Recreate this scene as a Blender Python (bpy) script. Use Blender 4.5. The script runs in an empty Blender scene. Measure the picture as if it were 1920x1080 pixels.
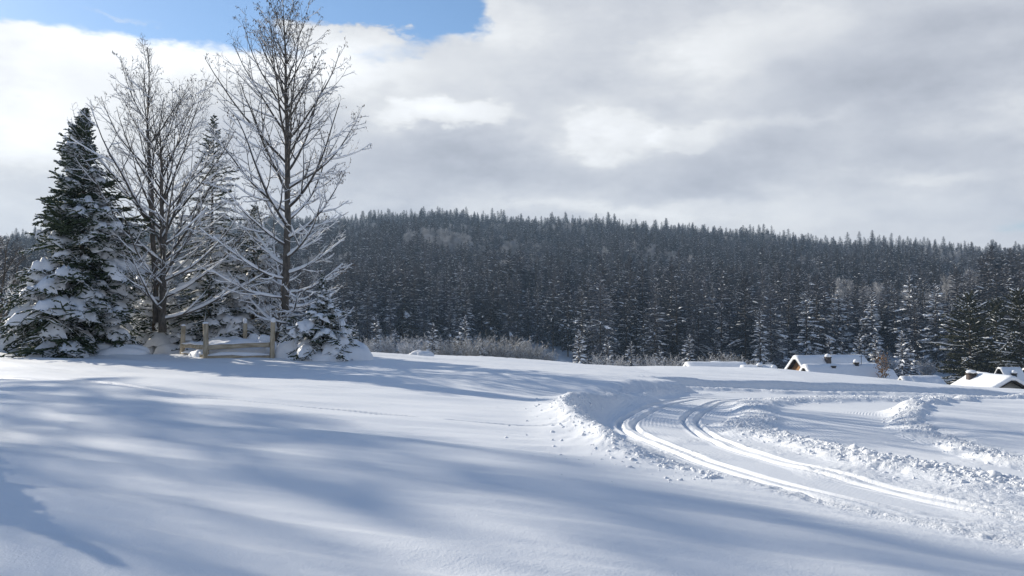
import bpy, math, random
import numpy as np
from mathutils import Vector, Matrix

# ------------------------------------------------------------------ camera, sky, sun, exposure
scene = bpy.context.scene
COL = scene.collection
EYE = 1.65
cam_d = bpy.data.cameras.new('camera')
cam_d.sensor_width = 36.0
cam_d.lens = 28.26
cam_d.clip_start = 0.1
cam_d.clip_end = 6000.0
cam = bpy.data.objects.new('camera', cam_d)
COL.objects.link(cam)
cam.location = (0, 0, EYE)
cam.rotation_euler = (math.radians(90 + 2.28), 0, 0)
scene.camera = cam

SUN_AZ, SUN_EL = math.radians(-49.0), math.radians(22.5)     # azimuth from +Y towards +X
sun_dir = Vector((math.sin(SUN_AZ) * math.cos(SUN_EL), math.cos(SUN_AZ) * math.cos(SUN_EL), math.sin(SUN_EL)))
sun_d = bpy.data.lights.new('sun', 'SUN')
sun_d.energy = 5.0
sun_d.angle = math.radians(0.5)
sun_d.color = (1.0, 0.93, 0.80)
sun = bpy.data.objects.new('sun', sun_d)
COL.objects.link(sun)
sun.rotation_euler = sun_dir.to_track_quat('Z', 'Y').to_euler()
sun.location = (-40, 30, 60)

scene.view_settings.view_transform = 'Standard'
scene.view_settings.look = 'None'
scene.view_settings.exposure = 0.18
scene.view_settings.gamma = 1.0
scene.view_settings.use_curve_mapping = False
scene.render.engine = 'CYCLES'
scene.cycles.max_bounces = 5
scene.cycles.diffuse_bounces = 3
scene.cycles.transparent_max_bounces = 4


class NT:
    """small helper to write node trees as expressions"""
    def __init__(self, tree):
        self.t = tree

    def node(self, kind, **kw):
        n = self.t.nodes.new(kind)
        for k, v in kw.items():
            setattr(n, k, v)
        return n

    def put(self, sock, v):
        if isinstance(v, bpy.types.NodeSocket):
            self.t.links.new(v, sock)
        else:
            sock.default_value = v

    def m(self, op, a, b=0.0, c=0.0, clamp=False):
        n = self.node('ShaderNodeMath', operation=op, use_clamp=clamp)
        for i, v in enumerate((a, b, c)):
            self.put(n.inputs[i], v)
        return n.outputs[0]

    def v(self, op, a, b=None, c=None, out=0):
        n = self.node('ShaderNodeVectorMath', operation=op)
        for i, x in enumerate((a, b, c)):
            if x is not None:
                self.put(n.inputs[i], x)
        return n.outputs[out]

    def noise(self, vec, scale, detail=4, rough=0.5, out=0, dist=0.0):
        n = self.node('ShaderNodeTexNoise')
        if vec is not None:
            self.put(n.inputs['Vector'], vec)
        n.inputs['Scale'].default_value = scale
        n.inputs['Detail'].default_value = detail
        n.inputs['Roughness'].default_value = rough
        n.inputs['Distortion'].default_value = dist
        return n.outputs[out]

    def mix(self, f, a, b):
        n = self.node('ShaderNodeMix', data_type='RGBA')
        self.put(n.inputs[0], f)
        for i, x in ((6, a), (7, b)):
            if isinstance(x, tuple):
                x = (*x[:3], 1.0)
            self.put(n.inputs[i], x)
        return n.outputs[2]

    def ss(self, x, a, b):
        n = self.node('ShaderNodeMapRange', interpolation_type='SMOOTHSTEP')
        self.put(n.inputs[0], x)
        n.inputs[1].default_value = a
        n.inputs[2].default_value = b
        return n.outputs[0]


def px_ae(px, py):
    """azimuth and elevation (radians) seen at a pixel of a 1920-wide picture taken level at the eye"""
    a = math.atan((px - 960) / 1507.0)
    return a, math.atan((600 - py) / 1507.0 * math.cos(a))


def build_sky():
    w = bpy.data.worlds.new('World')
    scene.world = w
    w.use_nodes = True
    t = w.node_tree
    t.nodes.clear()
    N = NT(t)
    out = N.node('ShaderNodeOutputWorld')
    bg = N.node('ShaderNodeBackground')
    sky = N.node('ShaderNodeTexSky', sky_type='NISHITA')
    sky.sun_disc = False
    sky.sun_elevation = SUN_EL
    sky.sun_rotation = SUN_AZ
    sky.altitude = 700
    sky.air_density = 1.15
    sky.dust_density = 0.35
    sky.ozone_density = 4.0
    S = 0.12
    tc = N.node('ShaderNodeTexCoord')
    D = tc.outputs['Generated']
    sx = N.node('ShaderNodeSeparateXYZ')
    N.put(sx.inputs[0], D)
    X, Y, Z = sx.outputs
    az = N.m('ARCTAN2', X, Y)
    el = N.m('ARCSINE', Z)
    cb = N.node('ShaderNodeCombineXYZ')
    N.put(cb.inputs[0], az)
    N.put(cb.inputs[1], el)
    P0 = cb.outputs[0]
    # warp so that the cloud edges are ragged and soft
    sc = N.v('MULTIPLY', D, (1.0, 1.0, 2.2))
    w1 = N.noise(sc, 5.0, 5, 0.55, out=1)
    w1 = N.v('MULTIPLY', N.v('SUBTRACT', w1, (0.5, 0.5, 0.5)), (0.22, 0.09, 0.0))
    w2 = N.noise(sc, 18.0, 4, 0.55, out=1)
    w2 = N.v('MULTIPLY', N.v('SUBTRACT', w2, (0.5, 0.5, 0.5)), (0.05, 0.026, 0.0))
    w3 = N.noise(sc, 48.0, 4, 0.6, out=1)
    w3 = N.v('MULTIPLY', N.v('SUBTRACT', w3, (0.5, 0.5, 0.5)), (0.026, 0.016, 0.0))
    P = N.v('ADD', N.v('ADD', N.v('ADD', P0, w1), w2), w3)

    def blob(px, py, rx, ry):
        a, e = px_ae(px, py)
        sa, se = rx / 1507.0, ry / 1507.0
        q = N.v('MULTIPLY_ADD', P, (1 / sa, 1 / se, 0), (-a / sa, -e / se, 0))
        return N.m('EXPONENT', N.m('MULTIPLY', N.v('DOT_PRODUCT', q, q, out=1), -1.0))

    def puff(px, py, rx, ry, a=0.30, b=0.62):
        return N.ss(blob(px, py, rx, ry), a, b)

    def add(items, start):
        acc = start
        for b, k in items:
            acc = N.m('MULTIPLY_ADD', b, k, acc)
        return acc

    # noise on the cloud deck seen in perspective
    dz = N.m('ADD', N.m('MAXIMUM', Z, 0.0), 0.16)
    deck = N.v('DIVIDE', D, None)
    cbz = N.node('ShaderNodeCombineXYZ')
    for i in range(3):
        N.put(cbz.inputs[i], dz)
    N.put(deck.node.inputs[1], cbz.outputs[0])
    deckp = N.v('MULTIPLY', deck, (1.0, 1.0, 0.0))
    nA = N.noise(deckp, 1.1, 6, 0.55)
    nB = N.noise(sc, 3.0, 7, 0.55)
    nC = N.noise(sc, 9.0, 6, 0.6)
    # cover: mostly cloud in the lower sky, half open higher up
    hi = N.ss(el, 0.33, 0.50)
    cov = N.m('MULTIPLY_ADD', nA, 3.0, -0.55)
    cov = N.m('MULTIPLY_ADD', hi, -2.2, cov)
    cov = add([
        (blob(90, 5, 360, 72), -1.5), (blob(560, -70, 320, 100), -1.5), (blob(815, 15, 120, 62), -1.7),
        (blob(1225, 66, 62, 26), -0.80), (blob(1302, 20, 28, 18), -0.75), (blob(20, 345, 40, 40), -0.35),
        (blob(150, 15, 90, 12), 0.75), (blob(420, 8, 120, 10), 0.55), (blob(640, 62, 170, 20), 1.0), (blob(1200, -60, 300, 130), 0.9),
        (blob(1750, -40, 300, 150), 0.8), (blob(300, 120, 420, 60), 0.7)], cov)
    cover = N.ss(cov, 0.02, 0.55)
    # brightness of the clouds (linear)
    val = N.m('MULTIPLY_ADD', N.m('SUBTRACT', nB, 0.5), 0.44, 0.600)
    val = N.m('MULTIPLY_ADD', N.m('SUBTRACT', nC, 0.5), 0.32, val)
    val = add([
        (blob(60, 150, 230, 85), 0.30), (blob(40, 270, 150, 70), 0.28), (blob(380, 95, 360, 45), 0.30),
        (blob(620, 120, 260, 50), 0.16), (puff(820, 218, 150, 30), 0.15), (blob(830, 212, 120, 24), 0.16), (blob(860, 290, 230, 40), -0.13),
        (puff(1160, 250, 110, 46, .3, .7), 0.11), (blob(1150, 245, 90, 40), 0.12), (puff(1300, 240, 90, 24), 0.07), (blob(1290, 235, 90, 26), 0.10), (puff(1420, 70, 170, 60, .3, .8), 0.08), (puff(960, 40, 110, 45), 0.06), (puff(640, 75, 170, 26), 0.08), (blob(1330, 110, 130, 60), 0.17),
        (blob(1050, 60, 190, 60), 0.10), (blob(1720, 130, 230, 85), -0.06), (blob(1880, 215, 110, 22), 0.12),
        (blob(1500, 215, 130, 14), 0.10), (blob(1150, 390, 330, 16), 0.16), (blob(1720, 332, 90, 13), 0.13),
        (blob(1000, 330, 420, 40), -0.06), (blob(1880, 60, 200, 80), -0.06), (blob(30, 345, 90, 30), -0.12),
        (blob(1600, 400, 400, 20), 0.05)], val)
    val = N.m('MINIMUM', N.m('MAXIMUM', val, 0.34), 1.0)
    # thinner parts are bluer, the densest ones slightly mauve
    tint = N.mix(N.ss(val, 0.40, 0.80), (0.90, 0.965, 1.11), (0.965, 0.99, 1.02))
    cb2 = N.node('ShaderNodeCombineXYZ')
    for i in range(3):
        N.put(cb2.inputs[i], val)
    cl = N.v('MULTIPLY', tint, cb2.outputs[0])
    skyv = N.v('MULTIPLY', sky.outputs[0], (S, S, S))
    # Background strength stays at S, so the clouds are written in the sky's own unit
    cl = N.v('MULTIPLY', cl, (1 / S, 1 / S, 1 / S))
    colr = N.mix(cover, sky.outputs[0], cl)
    N.put(bg.inputs[0], colr)
    bg.inputs[1].default_value = S
    N.put(out.inputs[0], bg.outputs[0])


build_sky()

# ------------------------------------------------------------------ numpy noise and curves
def _hash(ix, iy, seed):
    h = (ix.astype(np.int64) * 374761393 + iy.astype(np.int64) * 668265263 + seed * 1274126177) & 0xFFFFFFFF
    h = ((h ^ (h >> 13)) * 1103515245) & 0xFFFFFFFF
    h = ((h ^ (h >> 15)) * 2246822519) & 0xFFFFFFFF
    return ((h ^ (h >> 16)) & 0xFFFFFF).astype(np.float64) / 0xFFFFFF


def vnoise(x, y, seed=0):
    ix, iy = np.floor(x), np.floor(y)
    fx, fy = x - ix, y - iy
    ux, uy = fx * fx * fx * (fx * (fx * 6 - 15) + 10), fy * fy * fy * (fy * (fy * 6 - 15) + 10)
    a, b = _hash(ix, iy, seed), _hash(ix + 1, iy, seed)
    c, d = _hash(ix, iy + 1, seed), _hash(ix + 1, iy + 1, seed)
    return (a + (b - a) * ux) * (1 - uy) + (c + (d - c) * ux) * uy - 0.5


def fbm(x, y, seed=0, n=4, gain=0.5):
    s, k = 0.0, 1.0
    for i in range(n):
        s = s + k * vnoise(x + 17.3 * i, y - 9.1 * i, seed + i)
        x, y, k = x * 2.03 * 0.8 - y * 2.03 * 0.6, x * 2.03 * 0.6 + y * 2.03 * 0.8, k * gain
    return s


def billow(x, y, seed=0, n=3, gain=0.5):
    s, k = 0.0, 1.0
    for i in range(n):
        s = s + k * (0.5 - 2 * np.abs(vnoise(x, y, seed + i)))
        x, y, k = x * 2.1 * 0.8 - y * 2.1 * 0.6, x * 2.1 * 0.6 + y * 2.1 * 0.8, k * gain
    return s


def worley(x, y, seed=0):
    """rounded lumps: 1 at a cell's middle, falling to 0"""
    ix, iy = np.floor(x), np.floor(y)
    best = np.full_like(x, 9.0)
    for dx in (-1, 0, 1):
        for dy in (-1, 0, 1):
            cx, cy = ix + dx, iy + dy
            px, py = cx + _hash(cx, cy, seed), cy + _hash(cx, cy, seed + 7)
            r = 0.55 + 0.9 * _hash(cx, cy, seed + 13)
            best = np.minimum(best, ((x - px) ** 2 + (y - py) ** 2) / (r * r))
    return np.sqrt(np.clip(1 - best, 0, 1))


def sstep(a, b, x):
    t = np.clip((x - a) / (b - a), 0, 1)
    return t * t * (3 - 2 * t)


def smooth_line(pts, n=8):
    p = np.array(pts, float)
    p = np.vstack([2 * p[0] - p[1], p, 2 * p[-1] - p[-2]])
    out = []
    for i in range(1, len(p) - 2):
        a, b, c, d = p[i - 1], p[i], p[i + 1], p[i + 2]
        for k in range(n):
            t = k / n
            out.append(0.5 * (2 * b + (c - a) * t + (2 * a - 5 * b + 4 * c - d) * t * t + (3 * b - a - 3 * c + d) * t ** 3))
    out.append(p[-2])
    return np.array(out)


def line_dist(x, y, pts, margin=3.0):
    """signed distance (left of the direction is positive) and position 0..1 along a smoothed polyline"""
    L = smooth_line(pts)
    D = np.full(x.shape, 99.0)
    T = np.zeros(x.shape)
    near = (x > L[:, 0].min() - margin) & (x < L[:, 0].max() + margin) & (y > L[:, 1].min() - margin) & (y < L[:, 1].max() + margin)
    xs, ys = x[near], y[near]
    best = np.full(xs.shape, 1e9)
    sg = np.ones(xs.shape)
    tt = np.zeros(xs.shape)
    n = len(L) - 1
    for i in range(n):
        a, b = L[i], L[i + 1]
        d = b - a
        q = d @ d + 1e-12
        u = np.clip(((xs - a[0]) * d[0] + (ys - a[1]) * d[1]) / q, 0, 1)
        ex, ey = xs - a[0] - u * d[0], ys - a[1] - u * d[1]
        e = ex * ex + ey * ey
        m = e < best
        best = np.where(m, e, best)
        sg = np.where(m, np.sign(d[0] * ey - d[1] * ex), sg)
        tt = np.where(m, (i + u) / n, tt)
    D[near] = np.sqrt(best) * np.where(sg == 0, 1, sg)
    T[near] = tt
    return D, T


def sp(x, k):
    return k * np.logaddexp(0, x / k)


# ------------------------------------------------------------------ the ground
def plain(x, y):
    return (-0.075 * (sp(x, 2.0) - sp(x - 17, 4.0)) - 0.012 * (sp(y - 10, 2) - sp(y - 34, 3))
            + 0.015 * sp(-x, 3.0) + 0.004 * sp(y - 20, 3))


CREST_X = np.array([-60, -22, -16, -7.1, -1.6, 6.6, 13.4, 18.6, 24.0, 60])
CREST_Z = np.array([0.1, -0.05, -0.05, 0.0, -0.2, -0.80, -0.80, -1.21, -1.78, -3.0])


def crest_y(x):
    return 41.5 - 0.010 * sp(x - 12, 2) ** 2


def field_height(x, y):
    z = plain(x, y)
    cy = crest_y(x)
    up = np.interp(x, CREST_X, CREST_Z) - plain(x, cy)
    z = z + up * sstep(-8, 0, y - cy)
    z = z - 0.085 * (sp(y - cy - 1.0, 1.6)) * sstep(300, 60, y)
    return z


def trail_depth(y):
    return np.interp(y, [8, 11, 14, 20, 30, 40], [0.06, 0.09, 0.18, 0.40, 0.43, 0.38])


RIDGE_PX = np.array([-900, -300, 0, 300, 600, 820, 1000, 1200, 1400, 1600, 1900, 2400, 3200])
RIDGE_PY = np.array([470, 450, 437, 418, 402, 388, 400, 413, 431, 443, 461, 480, 500])
RIDGE_AZ = np.arctan((RIDGE_PX - 960) / 1507.0)
_fine = np.linspace(RIDGE_AZ[0], RIDGE_AZ[-1], 240)
_kern = np.hanning(31) / np.hanning(31).sum()
RIDGE_Z = np.convolve(np.pad(np.interp(_fine, RIDGE_AZ, (600 - RIDGE_PY) / 1507.0 * np.cos(RIDGE_AZ)), 15, mode='edge'), _kern, 'valid')
HILL0, HILL1 = 165.0, 560.0


def hill_height(x, y):
    r = np.hypot(x, y)
    az = np.arctan2(x, y)
    top = EYE + np.interp(az, _fine, RIDGE_Z) * HILL1 - 12.8
    base = np.interp(az, [-0.15, 0.12], [-6.0, -9.5])
    t = np.clip((r - HILL0) / (HILL1 - HILL0), 0, 1)
    t = t * (0.75 + 0.25 * t)
    z = base + (top - base) * t + fbm(x / 60, y / 60, 91, 3) * 7 * sstep(170, 230, r)
    z = np.maximum(z - 0.10 * np.maximum(r - HILL1 - 10, 0), base)
    back = sstep(math.radians(62), math.radians(95), np.abs(az))
    return z * (1 - back) + back * (-3.0 - 0.01 * r)


def ground_height(x, y):
    """snow field near, valley with the houses, wooded hill"""
    a = field_height(x, y)
    r = np.hypot(x, y)
    k = sstep(60, 150, r)
    return a * (1 - k) + hill_height(x, y) * k


# polylines of the ski trails, metres on the ground (x to the right, y away from the camera)
S1 = [(6.9, 6.2), (5.16, 8.1), (4.5, 8.93), (3.87, 9.89), (3.27, 11.19), (2.89, 12.82), (2.8, 15.07), (3.08, 17.71), (3.96, 21.71), (5.71, 26.06), (8.51, 30.2), (12.2, 33.2), (17.0, 34.9)]
S1_AT = np.array([0, 2, 4, 6, 8, 10, 12]) / 12.0
S1_HWL = [0.70, 0.70, 0.72, 0.80, 0.90, 1.1, 1.2]
S1_WL = [0.25, 0.45, 0.95, 1.05, 1.25, 1.0, 0.8]
S1_HWR = [2.0, 2.2, 2.4, 2.4, 2.3, 2.0, 2.0]
S2 = [(8.6, 8.2), (7.5, 10.3), (7.05, 12.2), (6.85, 14.4), (7.15, 17.2), (7.75, 20.61), (8.74, 23.95), (11.2, 28.4), (14.8, 31.8), (19.0, 34.3), (26.0, 36.0)]
S2_AT = np.array([0, 2, 4, 6, 8, 10]) / 10.0
S2_HWL = [1.2, 1.2, 1.6, 2.0, 2.6, 2.6]
S2_HWR = [0.75, 0.75, 1.55, 1.9, 1.3, 0.9]
S3 = [(6.0, 30.4), (9.0, 31.9), (12.5, 33.2), (15.5, 34.2), (18.5, 34.8), (22.0, 34.8), (29.0, 34.0)]
B1A = [(6.1, 20.1), (5.35, 18.4), (5.08, 16.3), (5.22, 14.12), (5.45, 12.44), (5.96, 11.23), (6.5, 10.2), (7.9, 8.1)]
B1B = [(6.1, 20.1), (6.85, 23.0), (8.11, 26.0), (10.2, 29.4), (13.6, 32.1), (17.5, 34.0), (21.0, 35.0)]
B2 = [(9.8, 10.3), (8.45, 12.5), (8.12, 13.76), (8.36, 15.0), (8.94, 17.49), (9.62, 19.73), (10.93, 22.32), (12.93, 25.7), (15.0, 28.3), (17.9, 31.1), (22.5, 33.6)]
RIM = [(6.2, 5.6), (4.54, 7.28), (3.71, 7.99), (2.93, 9.3), (2.05, 10.25), (1.53, 11.33), (1.24, 12.93), (1.18, 14.54), (1.14, 16.59), (1.56, 18.8), (2.59, 21.67), (4.01, 25.0), (5.25, 28.0), (7.4, 30.3)]
UPB = [(-1.5, 31.2), (3.6, 32.2), (7.0, 33.6), (9.83, 34.5), (12.4, 35.3), (15.1, 36.2), (18.1, 36.9), (21.5, 36.9), (27.0, 36.0)]
GROOVES = [
    [(6.4, 6.0), (4.88, 7.73), (3.97, 8.43), (3.4, 9.04), (2.87, 10.31), (2.43, 11.87), (2.16, 14.66), (2.21, 16.66), (2.63, 19.06), (3.54, 22.17), (4.88, 25.43), (6.56, 28.4), (9.8, 31.9)],
    [(6.6, 6.3), (5.06, 8.0), (4.17, 8.72), (3.62, 9.36), (3.12, 10.5), (2.72, 11.95), (2.46, 14.8), (2.54, 16.9), (2.95, 18.96), (3.85, 22.0), (5.18, 25.2), (6.85, 28.1), (10.0, 31.6)],
    [(7.1, 6.7), (5.36, 8.43), (4.82, 9.13), (4.25, 10.47), (3.76, 11.9), (3.52, 14.07), (3.71, 16.6), (4.11, 19.31), (4.53, 21.12), (5.48, 23.79), (7.0, 27.03), (9.0, 29.9), (12.2, 32.4)],
    [(7.3, 6.9), (5.58, 8.66), (5.06, 9.38), (4.52, 10.65), (4.06, 12.1), (3.84, 14.4), (4.03, 16.8), (4.42, 19.27), (4.84, 21.0), (5.78, 23.6), (7.24, 26.7), (9.2, 29.6), (12.3, 32.0)]]
OLD_LINE = [(-15.5, 22.2), (-13.46, 21.13), (-9.5, 19.1), (-5.98, 16.7), (-3.31, 15.6), (-1.35, 14.5), (0.0, 13.95), (0.9, 13.55), (1.4, 13.2)]


def terrain(x, y):
    """final height, how groomed, distance across the groomed lane, how lumpy"""
    z0 = ground_height(x, y)
    r = np.hypot(x, y)
    near = (r < 64) & (y > 0)
    Z = z0.copy()
    G, A, R = np.zeros_like(z0), np.zeros_like(z0), np.zeros_like(z0)
    xs, ys, zb = x[near], y[near], z0[near]
    # wind-laid waves of the untouched snow
    u, v = xs * 0.93 - ys * 0.36, xs * 0.36 + ys * 0.93
    soft = fbm(u / 5.5, v / 1.2, 3, 3) * 0.105 + fbm(u / 2.6, v / 0.42, 11, 3) * 0.040 + fbm(u / 1.6, v / 0.2, 13, 2) * 0.010 + fbm(xs / 9, ys / 9, 5, 2) * 0.16
    wedge = sstep(9.5, 11.5, xs) * sstep(15, 19, ys) * sstep(33, 28, ys)
    soft = soft + wedge * 0.05 * np.sin(v * 4.6 + 2.5 * fbm(u / 4, v / 2, 23, 2))
    # trail lanes cut into it
    d1, t1 = line_dist(xs, ys, S1, 5)
    w1 = np.interp(t1, S1_AT, S1_WL)
    fl = np.where(d1 > 0, 1 - sstep(0, 1, (d1 - np.interp(t1, S1_AT, S1_HWL)) / w1),
                  1 - sstep(0, 0.5, -d1 - np.interp(t1, S1_AT, S1_HWR)))
    d2, t2 = line_dist(xs, ys, S2, 5)
    f2 = np.where(d2 > 0, 1 - sstep(0, 0.5, d2 - np.interp(t2, S2_AT, S2_HWL)),
                  1 - sstep(0, 1.2, -d2 - np.interp(t2, S2_AT, S2_HWR)))
    d3, t3 = line_dist(xs, ys, S3, 5)
    f3 = np.where(d3 > 0, 1 - sstep(0, 0.4, d3 - 1.9), 1 - sstep(0, 0.5, -d3 - 1.6)) * sstep(0.0, 0.06, t3)
    floor = np.maximum(np.maximum(fl, f2), f3)
    dep = trail_depth(ys) * (1 - 0.45 * sstep(5.6, 7.2, xs) * sstep(29, 23, ys))
    z = zb + soft * (1 - 0.92 * floor) - dep * floor
    # a raised lip and broken clods
    dr, tr = line_dist(xs, ys, RIM, 3)
    wob = fbm(xs / 0.8, ys / 0.8, 31, 3) * 0.22
    dr = dr + wob
    out_ = np.where(dr > 0, np.exp(-(dr / 0.6) ** 2), np.exp(-(dr / 0.34) ** 2))
    z = z + 0.16 * out_ * sstep(0.28, 0.42, tr) * sstep(1.0, 0.8, tr)
    lump = worley(xs / 0.13, ys / 0.13, 41) * 0.8 + 0.7 * worley(xs / 0.24, ys / 0.24, 43) + 0.45 * worley(xs / 0.075, ys / 0.075, 47)
    lump_r = np.exp(-((dr - 0.05) / 0.22) ** 2) * np.interp(tr, [0, .2, .3, .42, .6, .8, 1], [.08, .12, .35, .8, .7, .6, .5])
    berm = np.zeros_like(xs)
    lum = lump_r * 0.075
    for pts, hgt, wid, la in ((B1A, 0.045, 0.62, 0.075), (B1B, 0.06, 0.55, 0.07), (B2, -0.03, 0.40, 0.085)):
        db, tb = line_dist(xs, ys, pts, 3)
        db = db + fbm(xs / 0.9, ys / 0.9, 57, 3) * 0.35
        k = np.exp(-(db / wid) ** 2)
        berm = np.maximum(berm, k * hgt * (1 + 0.7 * fbm(xs / 1.3, ys / 1.3, 61, 2)))
        lum = np.maximum(lum, la * np.exp(-(db / (wid * 0.95)) ** 4))
    du, tu = line_dist(xs, ys, UPB, 3)
    lum = np.maximum(lum, 0.09 * np.exp(-((du + 1.1 + fbm(xs, ys, 63, 2) * 0.6) / 0.35) ** 2) * sstep(0.1, 0.2, tu))
    gro = np.zeros_like(xs)
    lip = np.zeros_like(xs)
    clear = np.zeros_like(xs)
    for g in GROOVES:
        dg, tg = line_dist(xs, ys, g, 1)
        wgt = sstep(1.0, 0.85, tg)
        gro = np.maximum(gro, np.exp(-(np.abs(dg) / 0.058) ** 4) * wgt)
        lip = np.maximum(lip, np.exp(-((np.abs(dg) - 0.11) / 0.04) ** 2) * wgt)
        clear = np.maximum(clear, np.exp(-(dg / 0.26) ** 4) * wgt)
    lum = lum * (1 - clear)
    z = z + berm * (1 - clear) + lum * (lump - 0.35)
    # rough broken walls
    wall = np.clip(4 * floor * (1 - floor), 0, 1)
    z = z + wall * billow(xs / 0.3, ys / 0.3, 71, 3) * 0.035
    # ski tracks: two pairs of grooves
    z = z - 0.10 * gro + 0.016 * lip
    # ploughed crumbs between the tracks
    crumb = floor * (1 - gro) * np.clip(vnoise(xs / 1.1, ys / 1.1, 81) * 2.4 + 0.35, 0, 1) * sstep(19, 13, ys)
    z = z + crumb * worley(xs / 0.075, ys / 0.075, 83) * 0.032
    # the old single track across the untouched field
    dl, tl = line_dist(xs, ys, OLD_LINE, 1)
    gap = sstep(-0.12, 0.02, vnoise(tl * 16, tl * 0, 5) + 0.22)
    z = z - 0.12 * np.exp(-(dl / 0.07) ** 4) * gap
    # drift in front of the trees
    z = z + 0.16 * np.exp(-((ys - 35.4 + 0.25 * np.sin(xs)) / 1.6) ** 2) * sstep(-6.5, -8.5, xs) * (0.8 + 0.6 * vnoise(xs / 2.2, ys / 9, 9))
    fade = sstep(64, 50, np.hypot(xs, ys))
    Z[near] = zb + (z - zb) * fade
    clean = floor * (1 - np.clip(berm * 6 + lum * 8, 0, 1)) * (1 - gro) * (1 - crumb * 0.7)
    G[near] = clean * sstep(0.85, 1.0, floor)
    use1 = (fl >= np.maximum(f2, f3) - 0.02) & ~((d1 < -2.2) & (f2 > 0.9))
    A[near] = np.where(use1, d1, np.where(f2 >= f3, d2, d3))
    R[near] = np.clip(lum * 8 + wall * 0.7 + crumb * 0.5, 0, 1)
    return Z, G, A, R


# ------------------------------------------------------------------ materials
def new_mat(name):
    m = bpy.data.materials.new(name)
    m.use_nodes = True
    m.node_tree.nodes.clear()
    N = NT(m.node_tree)
    out = N.node('ShaderNodeOutputMaterial')
    b = N.node('ShaderNodeBsdfPrincipled')
    N.put(out.inputs[0], b.outputs[0])
    return m, N, b


def bump(N, b, height, strength, dist):
    n = N.node('ShaderNodeBump')
    N.put(n.inputs['Height'], height)
    n.inputs['Strength'].default_value = strength
    n.inputs['Distance'].default_value = dist
    N.put(b.inputs['Normal'], n.outputs[0])
    return n


def mat_ground_snow():
    m, N, b = new_mat('field_snow')
    geo = N.node('ShaderNodeNewGeometry')
    P = geo.outputs['Position']
    def attr(nm):
        a = N.node('ShaderNodeAttribute', attribute_name=nm)
        return a.outputs['Fac']
    groom, across, rough = attr('groomed'), attr('across'), attr('lumpy')
    n1 = N.noise(P, 1.7, 4, 0.6)
    N.put(b.inputs['Base Color'], N.mix(n1, (0.85, 0.865, 0.885), (0.90, 0.905, 0.915)))
    b.inputs['Roughness'].default_value = 0.55
    b.inputs['Specular IOR Level'].default_value = 0.25
    fine = N.noise(P, 42.0, 3, 0.6)
    mid = N.noise(P, 9.0, 4, 0.6)
    wav = N.m('SINE', N.m('MULTIPLY', across, 2 * math.pi / 0.085))
    h = N.m('MULTIPLY', wav, N.m('MULTIPLY', groom, N.m('MULTIPLY', N.ss(N.noise(P, 0.45, 2, 0.5), 0.4, 0.62), 0.0045)))
    h = N.m('MULTIPLY_ADD', fine, N.m('MULTIPLY_ADD', rough, 0.020, 0.0046), h)
    h = N.m('MULTIPLY_ADD', mid, N.m('MULTIPLY_ADD', rough, 0.03, 0.006), h)
    bump(N, b, h, 1.0, 1.0)
    return m


def mat_snow(name='snow', scale=14.0, amp=0.02, col=(0.86, 0.87, 0.89)):
    m, N, b = new_mat(name)
    tc = N.node('ShaderNodeTexCoord')
    P = tc.outputs['Object']
    n = N.noise(P, scale * 0.4, 3, 0.5)
    N.put(b.inputs['Base Color'], N.mix(n, tuple(c * 0.95 for c in col), tuple(min(c * 1.03, 0.93) for c in col)))
    b.inputs['Roughness'].default_value = 0.6
    b.inputs['Specular IOR Level'].default_value = 0.2
    bump(N, b, N.noise(P, scale, 4, 0.6), 0.7, amp)
    return m


def mat_mottled(name, c0, c1, scale=6.0, rough=0.85, amp=0.01, stretch=(1, 1, 1), random_tone=0.0):
    m, N, b = new_mat(name)
    tc = N.node('ShaderNodeTexCoord')
    P = N.v('MULTIPLY', tc.outputs['Object'], stretch)
    n = N.noise(P, scale, 5, 0.65)
    c = N.mix(N.ss(n, 0.3, 0.7), c0, c1)
    if random_tone:
        oi = N.node('ShaderNodeObjectInfo')
        k = N.m('MULTIPLY_ADD', oi.outputs['Random'], random_tone, 1 - random_tone / 2)
        cb = N.node('ShaderNodeCombineXYZ')
        for i in range(3):
            N.put(cb.inputs[i], k)
        c = N.v('MULTIPLY', c, cb.outputs[0])
    N.put(b.inputs['Base Color'], c)
    b.inputs['Roughness'].default_value = rough
    b.inputs['Specular IOR Level'].default_value = 0.25
    if amp:
        bump(N, b, n, 0.8, amp)
    return m


M = {}
M['field'] = mat_ground_snow()
M['snow'] = mat_snow()
M['roof_snow'] = mat_snow('roof_snow', 3.0, 0.05)
M['needle'] = mat_mottled('spruce_needles', (0.020, 0.034, 0.016), (0.050, 0.068, 0.030), 5.0, 0.7, 0, (1, 1, 1), 0.3)
M['far_needle'] = mat_mottled('rimed_forest_needles', (0.012, 0.016, 0.021), (0.165, 0.17, 0.195), 2.8, 0.8, 0, (1, 1, 1), 0.9)
M['pine_needle'] = mat_mottled('pine_needles', (0.020, 0.023, 0.011), (0.048, 0.047, 0.024), 1.0, 0.8, 0, (1, 1, 1), 0.2)
M['bark'] = mat_mottled('grey_bark', (0.055, 0.048, 0.042), (0.150, 0.132, 0.112), 9.0, 0.9, 0.02, (1, 1, 0.35))
M['twig'] = mat_mottled('dark_twigs', (0.044, 0.039, 0.035), (0.105, 0.093, 0.081), 4.0, 0.85, 0)
M['spruce_bark'] = mat_mottled('spruce_bark', (0.050, 0.036, 0.026), (0.11, 0.085, 0.065), 7.0, 0.9, 0.01, (1, 1, 0.4))
M['frost_twig'] = mat_mottled('frosted_twigs', (0.26, 0.255, 0.26), (0.60, 0.60, 0.62), 2.2, 0.85, 0, (1, 1, 1), 0.3)
M['hazel_twig'] = mat_mottled('hazel_twigs', (0.17, 0.155, 0.14), (0.40, 0.385, 0.37), 1.6, 0.85, 0)
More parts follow.
